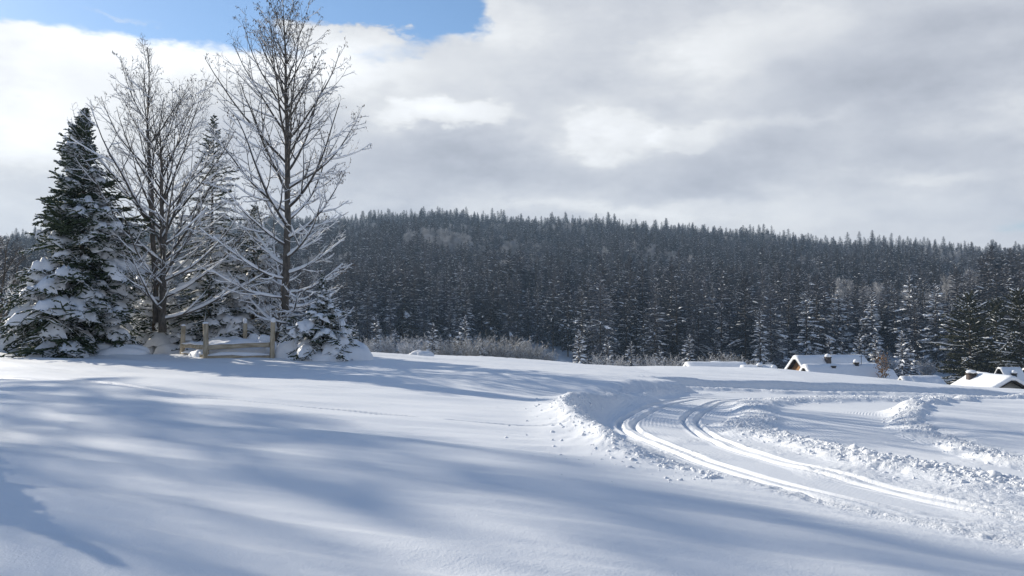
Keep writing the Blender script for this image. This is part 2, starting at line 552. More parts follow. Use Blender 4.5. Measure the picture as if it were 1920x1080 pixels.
M['dry_leaf'] = mat_mottled('withered_leaves', (0.075, 0.052, 0.034), (0.16, 0.115, 0.075), 3.0, 0.8, 0)
M['fence_wood'] = mat_mottled('weathered_wood', (0.28, 0.225, 0.15), (0.56, 0.47, 0.34), 10.0, 0.8, 0.01, (1, 1, 0.18))
M['rail_wood'] = mat_mottled('weathered_rail', (0.28, 0.225, 0.15), (0.56, 0.47, 0.34), 8.0, 0.8, 0.01, (0.2, 1, 1))


# ------------------------------------------------------------------ building blocks
def tag(o, label=None, cat=None, group=None, kind=None):
    for k, v in (('label', label), ('category', cat), ('group', group), ('kind', kind)):
        if v:
            o[k] = v
    return o


def mesh_from(name, V, F4=None, F3=None, mats=(), mi=None, smooth=False):
    """V (n,3); F4 (m,4) quads; F3 (k,3) triangles; mi material index per face (quads first)"""
    V = np.asarray(V, np.float32)
    F4 = np.zeros((0, 4), np.int32) if F4 is None else np.asarray(F4, np.int32).reshape(-1, 4)
    F3 = np.zeros((0, 3), np.int32) if F3 is None else np.asarray(F3, np.int32).reshape(-1, 3)
    me = bpy.data.meshes.new(name)
    me.vertices.add(len(V))
    me.vertices.foreach_set('co', V.ravel())
    nl = F4.size + F3.size
    me.loops.add(nl)
    me.loops.foreach_set('vertex_index', np.concatenate([F4.ravel(), F3.ravel()]).astype(np.int32))
    nf = len(F4) + len(F3)
    me.polygons.add(nf)
    st = np.concatenate([np.arange(len(F4)) * 4, F4.size + np.arange(len(F3)) * 3]).astype(np.int32)
    me.polygons.foreach_set('loop_start', st)
    for mt in mats:
        me.materials.append(mt)
    if mi is not None:
        me.polygons.foreach_set('material_index', np.asarray(mi, np.int32))
    if smooth:
        me.polygons.foreach_set('use_smooth', np.ones(nf, bool))
    me.update(calc_edges=True)
    return me


def link(name, data, parent=None, loc=None, rot=None):
    o = bpy.data.objects.new(name, data)
    COL.objects.link(o)
    if parent is not None:
        o.parent = parent
    if loc is not None:
        o.location = loc
    if rot is not None:
        o.rotation_euler = rot
    return o


def copy_tree(o, parent=None):
    c = o.copy()
    COL.objects.link(c)
    c.parent = parent
    for ch in list(o.children):
        copy_tree(ch, c)
    return c


def gz(x, y):
    return float(terrain(np.array([float(x)]), np.array([float(y)]))[0][0])


# ------------------------------------------------------------------ snow field, valley and hill
def build_ground():
    half = math.radians(39.0)
    az = np.concatenate([np.linspace(-half, half, 880), np.linspace(half, 2 * math.pi - half, 90)[1:-1]])
    rr = [1.2]
    while rr[-1] < 62:
        rr.append(rr[-1] * ((1.0034 if rr[-1] < 15 else 1.0050) if rr[-1] > 4 else 1.06))
    n_near = len(rr)
    while rr[-1] < 690:
        rr.append(rr[-1] * 1.035)
    rr = np.array(rr)
    na, nr = len(az), len(rr)
    RR, AA = np.meshgrid(rr, az, indexing='ij')
    x, y = (RR * np.sin(AA)).ravel(), (RR * np.cos(AA)).ravel()
    Z, G, A, R = terrain(x, y)
    V = np.stack([x, y, Z], 1)
    i = np.arange(nr - 1)[:, None] * na
    j = np.arange(na)[None, :]
    j2 = (j + 1) % na
    Q = np.stack([i + j, i + na + j, i + na + j2, i + j2], -1)[..., ::-1]

    def part(name, r0, r1, cap):
        base = r0 * na
        v = V[base:(r1 + 1) * na]
        q = (Q[r0:r1] - base).reshape(-1, 4)
        tri = None
        if cap:
            v = np.vstack([v, [[0, 0, float(terrain(np.zeros(1), np.zeros(1))[0][0])]]])
            c = len(v) - 1
            jj = np.arange(na)
            tri = np.stack([np.full(na, c), (jj + 1) % na, jj], 1)
        me = mesh_from(name, v, q, tri, [M['field']], smooth=True)
        for nm, arr in (('groomed', G), ('across', A), ('lumpy', R)):
            a = arr[base:(r1 + 1) * na]
            if cap:
                a = np.append(a, 0.0)
            me.attributes.new(nm, 'FLOAT', 'POINT').data.foreach_set('value', a.astype(np.float32))
        return tag(link(name, me), kind='structure')
    part('snow_field', 0, n_near - 1, True)
    part('wooded_hill', n_near - 1, nr - 1, False)


build_ground()


# ------------------------------------------------------------------ plants: growing curves and turning them into meshes
UP = np.array([0.0, 0.0, 1.0])


def nrm(v):
    return v / (np.linalg.norm(v, axis=-1, keepdims=True) + 1e-12)


def grow(rng, start, direc, length, S, lift, jit):
    """polylines (N,S,3) from start points, bending by lift (towards +Z) at each step"""
    N = len(start)
    P = np.zeros((N, S, 3))
    P[:, 0] = start
    d = nrm(direc)
    seg = (length / (S - 1))[:, None]
    lift = np.broadcast_to(np.asarray(lift, float), (N,)) if np.ndim(lift) < 2 else lift
    for s in range(S - 1):
        P[:, s + 1] = P[:, s] + d * seg
        l = lift[:, s] if lift.ndim == 2 else lift
        d = nrm(d + UP * l[:, None] + rng.normal(0, jit, (N, 3)))
    return P


def tangents(P):
    t = np.empty_like(P)
    t[:, 1:-1] = P[:, 2:] - P[:, :-2]
    t[:, 0] = P[:, 1] - P[:, 0]
    t[:, -1] = P[:, -1] - P[:, -2]
    return nrm(t)


def sample(P, par, f):
    S = P.shape[1]
    u = np.clip(f, 0, 0.9999) * (S - 1)
    i = u.astype(int)
    w = (u - i)[:, None]
    a, b = P[par, i], P[par, i + 1]
    return a * (1 - w) + b * w, nrm(b - a)


def tubes(P, R, k=4, R2=None, phase=0.0):
    """swept tubes; R sideways radius (N,S), R2 radius along the up direction"""
    N, S, _ = P.shape
    t = tangents(P)
    ref = np.where(np.abs(t[:, :1, 2:3]) > 0.93, np.array([1.0, 0, 0]), UP)
    side = nrm(np.cross(t, np.broadcast_to(ref, t.shape)))
    up = np.cross(side, t)
    R2 = R if R2 is None else R2
    a = phase + np.arange(k) * 2 * math.pi / k
    V = (P[:, :, None] + side[:, :, None] * (np.cos(a)[None, None, :, None] * R[:, :, None, None])
         + up[:, :, None] * (np.sin(a)[None, None, :, None] * R2[:, :, None, None]))
    base = (np.arange(N)[:, None, None] * S + np.arange(S - 1)[None, :, None]) * k
    j = np.arange(k)[None, None, :]
    j2 = (j + 1) % k
    Q = np.stack([base + j, base + j2, base + k + j2, base + k + j], -1).reshape(-1, 4)
    return V.reshape(-1, 3), Q


class Buf:
    def __init__(self):
        self.v, self.q, self.t, self.mq, self.mt, self.n = [], [], [], [], [], 0

    def add(self, V, Q=None, T=None, mat=0):
        if Q is not None and len(Q):
            self.q.append(Q + self.n)
            self.mq.append(np.full(len(Q), mat))
        if T is not None and len(T):
            self.t.append(T + self.n)
            self.mt.append(np.full(len(T), mat))
        self.v.append(V)
        self.n += len(V)
        return self

    def mesh(self, name, mats, smooth=False):
        q = np.vstack(self.q) if self.q else None
        t = np.vstack(self.t) if self.t else None
        mi = np.concatenate(self.mq + self.mt) if (self.mq or self.mt) else None
        return mesh_from(name, np.vstack(self.v), q, t, mats, mi, smooth)


def spawn(rng, P, R, n, ang, length, S, lift, jit, fr=(0.15, 0.98), flat=0.6, rr=0.6, rmin=0.006, upbias=0.0, taper=0.25):
    """n children on every polyline; returns curves, radii and the index of the parent"""
    N = len(P)
    par = np.repeat(np.arange(N), n)
    f = (np.tile(np.arange(n), N) + rng.uniform(0.1, 0.9, N * n)) / n
    f = fr[0] + (fr[1] - fr[0]) * f
    pos, t = sample(P, par, f)
    horiz = nrm(np.cross(t, UP) + 1e-6)
    sgn = np.where((np.tile(np.arange(n), N) + np.repeat(rng.integers(0, 2, N), n)) % 2 == 0, 1.0, -1.0)
    other = np.cross(horiz, t)
    th = rng.uniform(-1, 1, N * n) * math.pi * (1 - flat) * 0.9
    p = horiz * (np.cos(th) * sgn)[:, None] + other * (np.sin(th) + upbias)[:, None]
    a = ang * rng.uniform(0.75, 1.25, N * n)
    d = t * np.cos(a)[:, None] + nrm(p) * np.sin(a)[:, None]
    L = length(f, par) * rng.uniform(0.65, 1.25, N * n)
    C = grow(rng, pos, d, L, S, lift, jit)
    r0 = np.maximum(np.interp(f * (R.shape[1] - 1), np.arange(R.shape[1]), np.arange(R.shape[1])) * 0, 0)
    u = np.clip(f, 0, 0.9999) * (R.shape[1] - 1)
    i = u.astype(int)
    rp = R[par, i] * (1 - (u - i)) + R[par, i + 1] * (u - i)
    r0 = np.maximum(rp * rr, rmin)
    k = np.linspace(1, taper, S)[None, :]
    return C, np.maximum(r0[:, None] * k, rmin * 0.8), par


def snow_strips(rng, P, R, wide, high, keep=0.8, k=5, steep=0.80, add=0.0):
    """ridges of snow lying along the upper side of branches"""
    t = tangents(P)
    flatness = np.clip((steep - np.abs(t[..., 2])) / 0.35, 0, 1)
    N, S, _ = P.shape
    noise = rng.uniform(0.55, 1.25, (N, S))
    noise *= (rng.random((N, S)) < keep + 0.15)
    noise *= (rng.random((N, 1)) < keep)
    w = (R * wide + add) * flatness * noise
    h = (R * high + add) * flatness * noise
    ok = (w.max(1) > 0.004)
    if not ok.any():
        return None
    P, R, w, h = P[ok], R[ok], w[ok], h[ok]
    w[:, 0] *= 0.6
    w[:, -1] *= 0.35
    C = P + UP * (R * 0.55 + h * 0.55)[..., None]
    return tubes(C, np.maximum(w, 0.0005), k, np.maximum(h, 0.0005), phase=math.pi / 2)


def bare_tree(seed, H, spread, tr, first, nl, stems, name, leaf=0.0, snowy=1.0, lens=None, els=None, lift=0.06, dens=(8, 5, 2)):
    """a leafless tree: trunk, limbs with their twigs and a ridge of snow on each, withered leaves"""
    rng = np.random.default_rng(seed)
    S = 16
    root = link(name, None)
    trunks = []
    for (dx, dy, hh, r, off) in stems:
        z = np.linspace(-0.4, hh, S)
        u = z / hh
        wob = np.cumsum(rng.normal(0, 0.035, (S, 2)), 0)
        wob -= wob[:1]
        P = np.stack([off[0] * np.clip(1 - 0.0 * u, 0, 1) + dx * u ** 1.3 + wob[:, 0], off[1] + dy * u ** 1.3 + wob[:, 1], z], 1)
        R = r * np.clip(1 - u, 0, 1) ** 0.85 + 0.012
        R *= 1 + 0.45 * np.exp(-np.maximum(z, 0) / 0.25)
        trunks.append((P, R))
    TP, TR = np.stack([a for a, _ in trunks]), np.stack([r for _, r in trunks])
    for i in range(len(trunks)):
        link('trunk', Buf().add(*tubes(TP[i:i + 1], TR[i:i + 1], 9)).mesh('trunk', [M['bark']], True), root)
    # limbs
    n = nl
    par = np.array([i % len(trunks) if rng.random() < 0.45 else 0 for i in range(n)])
    f = (np.arange(n) + rng.uniform(0.2, 0.8, n)) / n
    hts = first + (np.array([s[2] for s in stems])[par] * 0.93 - first) * f ** 0.92
    zz = np.linspace(-0.4, 1, S)
    pos = np.zeros((n, 3))
    r0 = np.zeros(n)
    for i in range(n):
        P, R = trunks[par[i]]
        for a in range(3):
            pos[i, a] = np.interp(hts[i], P[:, 2], P[:, a])
        r0[i] = np.interp(hts[i], P[:, 2], R)
    az = np.arange(n) * 2.399963 + rng.uniform(-0.4, 0.4, n)
    rel = hts / H
    el = np.radians(np.interp(rel, *els)) + rng.uniform(-0.13, 0.13, n)
    d = np.stack([np.cos(az) * np.cos(el), np.sin(az) * np.cos(el), np.sin(el)], 1)
    L = np.interp(rel, *lens) * spread * rng.uniform(0.75, 1.15, n)
    LS = 10
    C0 = grow(rng, pos, d, L, LS, lift + 0.03 * rng.random(n), 0.05)
    R0 = np.maximum(np.minimum(r0 * 0.55, 0.012 + 0.0105 * L)[:, None] * np.linspace(1, 0.22, LS)[None], 0.008)
    own0 = np.arange(n)
    # leader twigs belong to the trunk's top: treated as one more limb
    len0 = L
    C1, R1, p1 = spawn(rng, C0, R0, dens[0], math.radians(38), lambda f, p: len0[p] * 0.50 * (1.08 - f * 0.72), 7, 0.105, 0.06, (0.12, 0.97), 0.62, 0.58, 0.0065)
    len1 = np.linalg.norm(C1[:, -1] - C1[:, 0], axis=1)
    C2, R2, p2 = spawn(rng, C1, R1, dens[1], math.radians(40), lambda f, p: np.maximum(len1[p] * 0.42 * (1.1 - f * 0.6), 0.16), 5, 0.07, 0.08, (0.15, 0.98), 0.5, 0.62, 0.0052)
    len2 = np.linalg.norm(C2[:, -1] - C2[:, 0], axis=1)
    C3, R3, p3 = spawn(rng, C2, R2, dens[2], math.radians(45), lambda f, p: np.maximum(len2[p] * 0.45, 0.09), 3, 0.06, 0.10, (0.25, 1.0), 0.5, 0.75, 0.0048)
    o1 = own0[p1]
    o2 = o1[p2]
    o3 = o2[p3]
    sets = ((C0, R0, own0, 6), (C1, R1, o1, 5), (C2, R2, o2, 3), (C3, R3, o3, 3))
    zc = hts
    for i in range(n):
        b = Buf()
        sb = Buf()
        has = False
        for lv, (C, R, o, k) in enumerate(sets):
            m = o == i
            if not m.any():
                continue
            b.add(*tubes(C[m], R[m], k))
            keep = snowy * (1.0, 0.97, 0.85, 0.6)[lv] * (1.0 if rel[i] < 0.5 else 0.85)
            s = snow_strips(rng, C[m], R[m], 1.15, 1.0, keep, 5 if lv < 2 else 3, 0.93 if rel[i] < 0.5 else 0.85, (0.034, 0.025, 0.016, 0.011)[lv] * (1 if rel[i] < 0.5 else 0.78))
            if s is not None:
                sb.add(*s)
                has = True
        lo = link('limb', b.mesh('limb', [M['twig'] if rel[i] > 0.3 else M['bark']]), root)
        if has:
            link('snow_ridge', sb.mesh('snow_ridge', [M['snow']], True), lo)
    # the top of each stem carries its own twigs
    b = Buf()
    TPt, TRt = TP[:, S // 2:], TR[:, S // 2:]
    C, R, p = spawn(rng, TPt, TRt, 12, math.radians(32), lambda f, p: 1.6 * (1.1 - f * 0.8), 6, 0.09, 0.06, (0.25, 1.0), 0.3, 0.45, 0.008)
    b.add(*tubes(C, R, 4))
    Cc, Rc, p = spawn(rng, C, R, 6, math.radians(36), lambda f, p: 0.5 * (1.1 - f * 0.5), 4, 0.06, 0.08, (0.2, 1.0), 0.4, 0.7, 0.006)
    b.add(*tubes(Cc, Rc, 3))
    link('leader_twigs', b.mesh('leader_twigs', [M['twig']]), root)
    if leaf > 0:
        tips = np.concatenate([C2[:, -1], C2[:, 3], C3[:, -1], C3[:, 1]])
        tips = tips[rng.random(len(tips)) < leaf]
        clump = vnoise(tips[:, 0] * 0.9 + 5, tips[:, 2] * 0.9, seed) > -0.06
        tips = tips[clump]
        n = len(tips)
        a = rng.uniform(0, 2 * math.pi, n)
        sd = np.stack([np.cos(a), np.sin(a), np.zeros(n)], 1)
        nn = np.stack([-np.sin(a), np.cos(a), np.zeros(n)], 1)
        ln = rng.uniform(0.05, 0.115, n)[:, None]
        dn = nrm(np.stack([rng.normal(0, .35, n), rng.normal(0, .35, n), -np.ones(n)], 1))
        wd = ln * 0.24
        c = tips
        V = np.stack([c, c + dn * ln * 0.45 + sd * wd + nn * wd * 0.5, c + dn * ln, c + dn * ln * 0.45 - sd * wd + nn * wd * 0.5, c + dn * ln * 0.5 - nn * wd * 0.2], 1).reshape(-1, 3)
        i0 = np.arange(n)[:, None] * 5
        T = np.concatenate([i0 + np.array([[0, 1, 4]]), i0 + np.array([[1, 2, 4]]), i0 + np.array([[2, 3, 4]]), i0 + np.array([[3, 0, 4]])])
        lf = Buf().add(V, None, T)
        o = link('withered_leaves', lf.mesh('withered_leaves', [M['dry_leaf']]), root)
        o['kind'] = 'stuff'
    return root


def pads(rng, P, W, th, nt=7, rag=0.6, droop=0.55, s0=0.15):
    """cushions of snow lying on boughs: closed ragged sheets draped over the bough's curve"""
    N, S, _ = P.shape
    t = tangents(P)
    side = nrm(np.cross(t, UP) + 1e-6)
    u = np.linspace(-1, 1, nt)
    s = np.linspace(0, 1, S)
    w = W[:, None] * (np.sin(math.pi * np.clip(s * 0.93 + 0.07, 0, 1))[None] ** 0.6)
    ragL = 1 - rag * rng.random((N, S))
    ragR = 1 - rag * rng.random((N, S))
    wl = np.where(u[None, None, :] < 0, (w * ragL)[:, :, None], (w * ragR)[:, :, None])
    lat = wl * u[None, None, :]
    hump = np.sqrt(np.clip(1 - np.abs(u) ** 2.2, 0, 1))
    ends = np.clip(np.sin(math.pi * np.clip(s * 0.9 + 0.05, 0, 1)), 0, 1) ** 0.5
    hgt = th[:, None, None] * hump[None, None, :] * ends[None, :, None] * rng.uniform(0.5, 1.5, (N, S, nt))
    drop = -droop * wl * (u ** 2)[None, None, :]
    B = P[:, :, None] + side[:, :, None] * lat[..., None] + UP * drop[..., None]
    top = B + UP * (hgt + 0.035)[..., None]
    bot = B + UP * (-0.010) - 0.0
    top[:, :, 0] = bot[:, :, 0]
    top[:, :, -1] = bot[:, :, -1]
    top[:, 0] = bot[:, 0]
    top[:, -1] = bot[:, -1]
    V = np.concatenate([top.reshape(N, -1, 3), bot.reshape(N, -1, 3)], 1)
    g = (np.arange(S - 1)[:, None] * nt + np.arange(nt - 1)[None]).ravel()
    q = np.stack([g, g + 1, g + nt + 1, g + nt], 1)
    qb = q[:, ::-1] + S * nt
    q = np.concatenate([q, qb])
    Q = (q[None] + (np.arange(N) * 2 * S * nt)[:, None, None]).reshape(-1, 4)
    return V.reshape(-1, 3), Q, V


def lump_mesh(rng, n_sub=3, flat=0.7, rough=0.12):
    """a closed snow lump of unit radius"""
    import bmesh
    bm = bmesh.new()
    bmesh.ops.create_icosphere(bm, subdivisions=n_sub, radius=1.0)
    V = np.array([v.co[:] for v in bm.verts])
    T = np.array([[v.index for v in f.verts] for f in bm.faces])
    bm.free()
    o = rng.uniform(0, 50, 3)
    k = 1 + rough * 2 * (vnoise(V[:, 0] * 1.6 + o[0], V[:, 1] * 1.6 + V[:, 2] * 1.3 + o[1], 5) + 0.5 * vnoise(V[:, 0] * 4 + o[2], V[:, 1] * 4 - V[:, 2] * 3.1, 6))
    V = V * k[:, None]
    V[:, 2] *= flat
    return V, T


def spruce(seed, H, prof, n, e0, droop, upturn, twigs, twig_len, brush, k=4, twiglets=0, snow=0.6, pad=(0.3, 0.07), twig_snow=0.5,
           trunk_r=None, S=8, TS=4, bare=0.0, mats=('needle', 'snow', 'spruce_bark'), big=0, jit=0.05, gap=0.0, pad_keep=0.75, irregular=0.25):
    """meshes of a conifer: trunk, crown, snow (and the largest cushions of snow on their own)"""
    rng = np.random.default_rng(seed)
    tr = trunk_r or 0.016 * H
    z = np.linspace(-0.5, H, 10)
    TP = np.stack([np.cumsum(rng.normal(0, .012, 10)), np.cumsum(rng.normal(0, .012, 10)), z], 1)[None]
    TP[:, :, :2] -= TP[:, :1, :2]
    TR = (tr * np.clip(1 - z / H, 0, 1) + 0.012)[None]
    trunk = Buf().add(*tubes(TP, TR, 7))
    f = (np.arange(n) + rng.uniform(0.2, 0.8, n)) / n
    h = H * (bare + (0.985 - bare) * f ** 1.12)
    rel = h / H
    az = np.arange(n) * 2.399963 + rng.uniform(-0.5, 0.5, n)
    lump = 1 + irregular * 2 * vnoise(np.cos(az) * 1.3 + seed, np.sin(az) * 1.3 + h * 0.7, seed)
    L = np.interp(rel, prof[0], prof[1]) * rng.uniform(0.82, 1.12, n) * lump
    L = np.maximum(L, 0.06 * (H / 10))
    el = np.radians(np.interp(rel, [0, 0.35, 0.8, 1.0], e0)) + rng.normal(0, 0.08, n)
    d = np.stack([np.cos(az) * np.cos(el), np.sin(az) * np.cos(el), np.sin(el)], 1)
    pos = np.stack([np.interp(h, z, TP[0, :, 0]), np.interp(h, z, TP[0, :, 1]), h], 1)
    lift = np.linspace(-droop, upturn, S - 1)[None] * np.clip(1.25 - rel, 0.25, 1)[:, None]
    C = grow(rng, pos, d, L, S, lift, jit)
    RB = np.maximum(0.012 * L[:, None] * np.linspace(1, 0.3, S)[None], 0.008)
    crown = Buf()
    bw = brush * np.interp(np.linspace(0, 1, S), [0, 0.3, 0.75, 1], [0.25, 0.8, 1.0, 0.2])[None] * np.clip(0.55 + L / 3.5, 0.55, 1.15)[:, None]
    crown.add(*tubes(C, bw, k))
    T1, R1, p1 = spawn(rng, C, RB, twigs, math.radians(52), lambda f, p: L[p] * twig_len * (1.12 - 0.8 * f) + 0.05, TS, -0.10 * (droop > 0) - 0.02, 0.05, (0.10, 0.99), 0.86, 0.8, 0.01)
    tb = brush * np.interp(np.linspace(0, 1, TS), [0, 0.4, 0.8, 1], [0.45, 0.95, 0.7, 0.05])[None] * rng.uniform(0.65, 1.15, (len(T1), 1)) * np.clip(0.6 + L[p1] / 4, 0.6, 1.1)[:, None]
    crown.add(*tubes(T1, tb, k))
    T2 = None
    if twiglets:
        l1 = np.linalg.norm(T1[:, -1] - T1[:, 0], axis=1)
        T2, R2, p2 = spawn(rng, T1, R1, twiglets, math.radians(46), lambda f, p: l1[p] * 0.42 * (1.1 - 0.6 * f) + 0.03, 3, -0.05, 0.06, (0.2, 1.0), 0.7, 0.8, 0.01)
        b2 = brush * np.array([[0.5, 0.75, 0.04]]) * rng.uniform(0.6, 1.1, (len(T2), 1)) * np.clip(0.6 + L[p1[p2]] / 4, 0.6, 1.1)[:, None]
        crown.add(*tubes(T2, b2, max(3, k - 1)))
    sn = Buf()
    clumps = []
    # snow along boughs and twigs
    patch = vnoise(np.cos(az) * 2.2 + 3.1 * seed, np.sin(az) * 2.2 + h * 1.1, seed + 3) + 0.5
    loaded = (rng.random(n) * 0.6 + patch * 0.7) < snow * 1.15
    wpad = pad[0] * L * twig_len * 2.2 * rng.uniform(0.6, 1.2, n)
    a, b_ = rng.uniform(0.15, 0.5, n), rng.uniform(0.75, 1.0, n)
    PS = np.stack([sample(C, np.arange(n), a + (b_ - a) * q)[0] for q in np.linspace(0, 1, 10)], 1)
    PS[:, :, 2] += brush * 0.55
    if pad[1] > 0:
        lm = np.nonzero(loaded & (rng.random(n) < pad_keep))[0]
        if big:
            vis = lm[np.argsort(-(wpad * L)[lm])][:big]
            V, Q, Vi = pads(rng, PS[vis], wpad[vis] * 1.15, pad[1] * np.clip(L[vis] / 2, .5, 1.3) * 1.25)
            per = len(V) // max(len(vis), 1)
            pq = len(Q) // max(len(vis), 1)
            for i in range(len(vis)):
                clumps.append(Buf().add(V[i * per:(i + 1) * per], Q[:pq]))
            lm = np.setdiff1d(lm, vis)
        if len(lm):
            V, Q, _ = pads(rng, PS[lm], wpad[lm], pad[1] * np.clip(L[lm] / 2, .45, 1.2), nt=7 if k > 3 else 5)
            sn.add(V, Q)
    s = snow_strips(rng, C[loaded], bw[loaded] * 1.0 if len(bw) == n else np.repeat(bw, n, 0)[loaded], 0.75, 0.5, 0.9, 4, 0.98)
    if s is not None:
        sn.add(*s)
    if twig_snow > 0:
        m = loaded[p1] & (rng.random(len(p1)) < twig_snow * 1.2)
        if m.any():
            s = snow_strips(rng, T1[m], tb[m], 0.85, 0.55, 0.95, 3 if k < 4 else 4, 1.05)
            if s is not None:
                sn.add(*s)
    if T2 is not None and twig_snow > 0:
        m = loaded[p1[p2]] & (rng.random(len(p2)) < twig_snow)
        s = snow_strips(rng, T2[m], b2[m], 0.9, 0.6, 0.95, 3, 1.05) if m.any() else None
        if s is not None:
            sn.add(*s)
    return trunk, crown, sn, clumps


def plant_conifer(name, meshes, loc, label, cat, group=None, mats=('needle', 'snow', 'spruce_bark'), rz=0.0):
    trunk, crown, sn, clumps = meshes
    r = tag(link(name, None, None, loc, (0, 0, rz)), label, cat, group)
    link('trunk', trunk.mesh('trunk', [M[mats[2]]], True), r)
    link('crown', crown.mesh('crown', [M[mats[0]]]), r)
    link('snow_load', sn.mesh('snow_load', [M[mats[1]]], True), r)
    for c in clumps:
        link('snow_clump', c.mesh('snow_clump', [M[mats[1]]], True), r)
    return r


# ------------------------------------------------------------------ the group of trees on the crest
def crest_trees():
    P_BIG = ([0, 0.04, 0.12, 0.3, 0.5, 0.57, 0.66, 0.88, 1.0], [2.4, 2.8, 2.8, 2.5, 2.3, 1.9, 1.2, 0.72, 0.08])
    m = spruce(11, 11.1, P_BIG, 430, (-14, -4, 20, 60), 0.09, 0.12, 13, 0.36, 0.046, 4, 4, 0.70, (0.24, 0.18), 0.70, 0.17, big=90, irregular=0.6, jit=0.10)
    plant_conifer('spruce_tree', m, (-19.1, 35.6, gz(-19.1, 35.6) - 0.1), 'tall dark green spruce with white snow cushions at the left edge of the tree group', 'spruce')
    P_SLIM = ([0, 0.05, 0.3, 0.6, 0.85, 1.0], [2.2, 2.6, 2.4, 1.6, 0.8, 0.08])
    m = spruce(23, 12.7, P_SLIM, 185, (-8, 6, 20, 55), 0.16, 0.10, 9, 0.30, 0.042, 4, 2, 0.85, (0.36, 0.08), 0.8, 0.13, irregular=0.4)
    plant_conifer('spruce_tree', m, (-15.4, 41.2, gz(-15.4, 41.2) - 0.2), 'slim snow laden spruce rising between the two bare trees', 'spruce')
    m = spruce(29, 8.0, P_SLIM, 170, (-8, 6, 20, 55), 0.16, 0.10, 9, 0.32, 0.042, 4, 2, 0.9, (0.4, 0.09), 0.8, 0.11, irregular=0.4)
    plant_conifer('spruce_tree', m, (-13.5, 42.0, gz(-13.5, 42.0) - 0.2), 'half height snow laden spruce behind the trunk of the taller bare tree', 'spruce')
    P_LOW = ([0, 0.05, 0.3, 0.6, 0.85, 1.0], [2.0, 2.2, 1.9, 1.3, 0.6, 0.08])
    m = spruce(31, 6.0, P_LOW, 110, (-8, 6, 20, 55), 0.16, 0.10, 9, 0.32, 0.045, 4, 2, 0.9, (0.5, 0.12), 0.8, 0.10, irregular=0.4)
    plant_conifer('spruce_tree', m, (-18.0, 40.4, gz(-18.0, 40.4) - 0.2), 'snow laden young spruce between the dark spruce and the forked bare tree', 'spruce')
    m = spruce(37, 4.4, P_LOW, 90, (-8, 6, 20, 55), 0.16, 0.10, 9, 0.32, 0.05, 4, 2, 0.8, (0.5, 0.12), 0.8, 0.10, irregular=0.4)
    plant_conifer('spruce_tree', m, (-14.9, 39.6, gz(-14.9, 39.6) - 0.2), 'low dark spruce with snow right behind the wooden fence posts', 'spruce')
    P_SM = ([0, 0.08, 0.3, 0.5, 0.64, 0.74, 0.85, 1.0], [1.45, 1.6, 1.45, 1.0, 0.45, 0.25, 0.16, 0.04])
    m = spruce(41, 3.8, P_SM, 150, (-14, 0, 20, 60), 0.14, 0.10, 11, 0.34, 0.042, 4, 2, 0.85, (0.50, 0.16), 0.75, 0.07, big=44, irregular=0.35)
    global SMALL_FIR
    SMALL_FIR = plant_conifer('spruce_tree', m, (-8.05, 34.2, gz(-8.05, 34.2) - 0.1), 'small spruce buried in snow at the right end of the tree group', 'spruce')

    LE = ([.1, .2, .35, .6, .9, 1], [4.8, 6.0, 6.0, 4.4, 2.3, 1.2])
    EE = ([.1, .16, .35, .6, .9, 1], [4, 26, 42, 52, 62, 70])
    r = bare_tree(5, 14.6, 1.0, 0.19, 1.5, 44, [(-0.25, 0.3, 11.0, 0.19, (0, 0)), (-0.65, -0.2, 14.4, 0.15, (-0.28, 0.35))], 'bare_tree', 0.16, 1.0, LE, EE)
    r.location = (-16.1, 37.0, gz(-16.1, 37.0))
    tag(r, 'forked leafless tree with snowy limbs between the dark spruce and the fence', 'tree')
    LE2 = ([.06, .15, .28, .42, .6, .8, 1], [4.0, 3.2, 4.6, 5.6, 5.0, 3.2, 1.2])
    EE2 = ([.06, .15, .28, .42, .6, .8, 1], [2, 4, 16, 36, 47, 58, 70])
    r2 = bare_tree(8, 16.2, 1.0, 0.20, 1.0, 48, [(-0.25, 0.2, 16.2, 0.20, (0, 0))], 'bare_tree', 0.42, 1.0, LE2, EE2)
    r2.location = (-10.1, 36.4, gz(-10.1, 36.4) - 0.1)
    tag(r2, 'tallest leafless tree, dry leaves on its twigs, behind the small snow buried spruce', 'tree')
    LE3 = ([0, .5, 1], [2.6, 1.8, 0.8])
    EE3 = ([0, .5, 1], [30, 45, 65])
    r = bare_tree(14, 5.4, 1.0, 0.07, 0.4, 16, [(0.3, 0, 5.4, 0.07, (0, 0)), (-0.9, 0.3, 4.8, 0.06, (0.1, 0.1)), (1.0, 0.3, 4.6, 0.06, (-0.1, 0.1))], 'bare_shrub', 0.05, 1.0, LE3, EE3)
    r.location = (-24.6, 38.5, gz(-24.6, 38.5))
    tag(r, 'snow covered leafless shrub at the far left beside the dark spruce', 'shrub')
    r = bare_tree(15, 4.6, 1.0, 0.06, 0.3, 14, [(0.3, 0, 4.6, 0.06, (0, 0)), (-0.9, 0.3, 4.0, 0.05, (0.1, 0.1)), (1.0, 0.3, 3.9, 0.05, (-0.1, 0.1))], 'bare_shrub', 0.05, 1.0, LE3, EE3)
    r.location = (-11.9, 40.6, gz(-11.9, 40.6))
    tag(r, 'snowy twiggy shrub behind the wooden fence and left of the tallest bare tree', 'shrub')
    return r2


TALL_TREE = crest_trees()


# ------------------------------------------------------------------ the wooded hill
FR = np.random.default_rng(77)
PROF = ([0, 0.05, 0.2, 0.45, 0.7, 0.9, 1.0], [0.12, 0.165, 0.190, 0.160, 0.115, 0.065, 0.012])      # bough length as a share of the height
NARROW = ([0, 0.05, 0.2, 0.45, 0.7, 0.9, 1.0], [0.10, 0.135, 0.150, 0.130, 0.098, 0.058, 0.012])


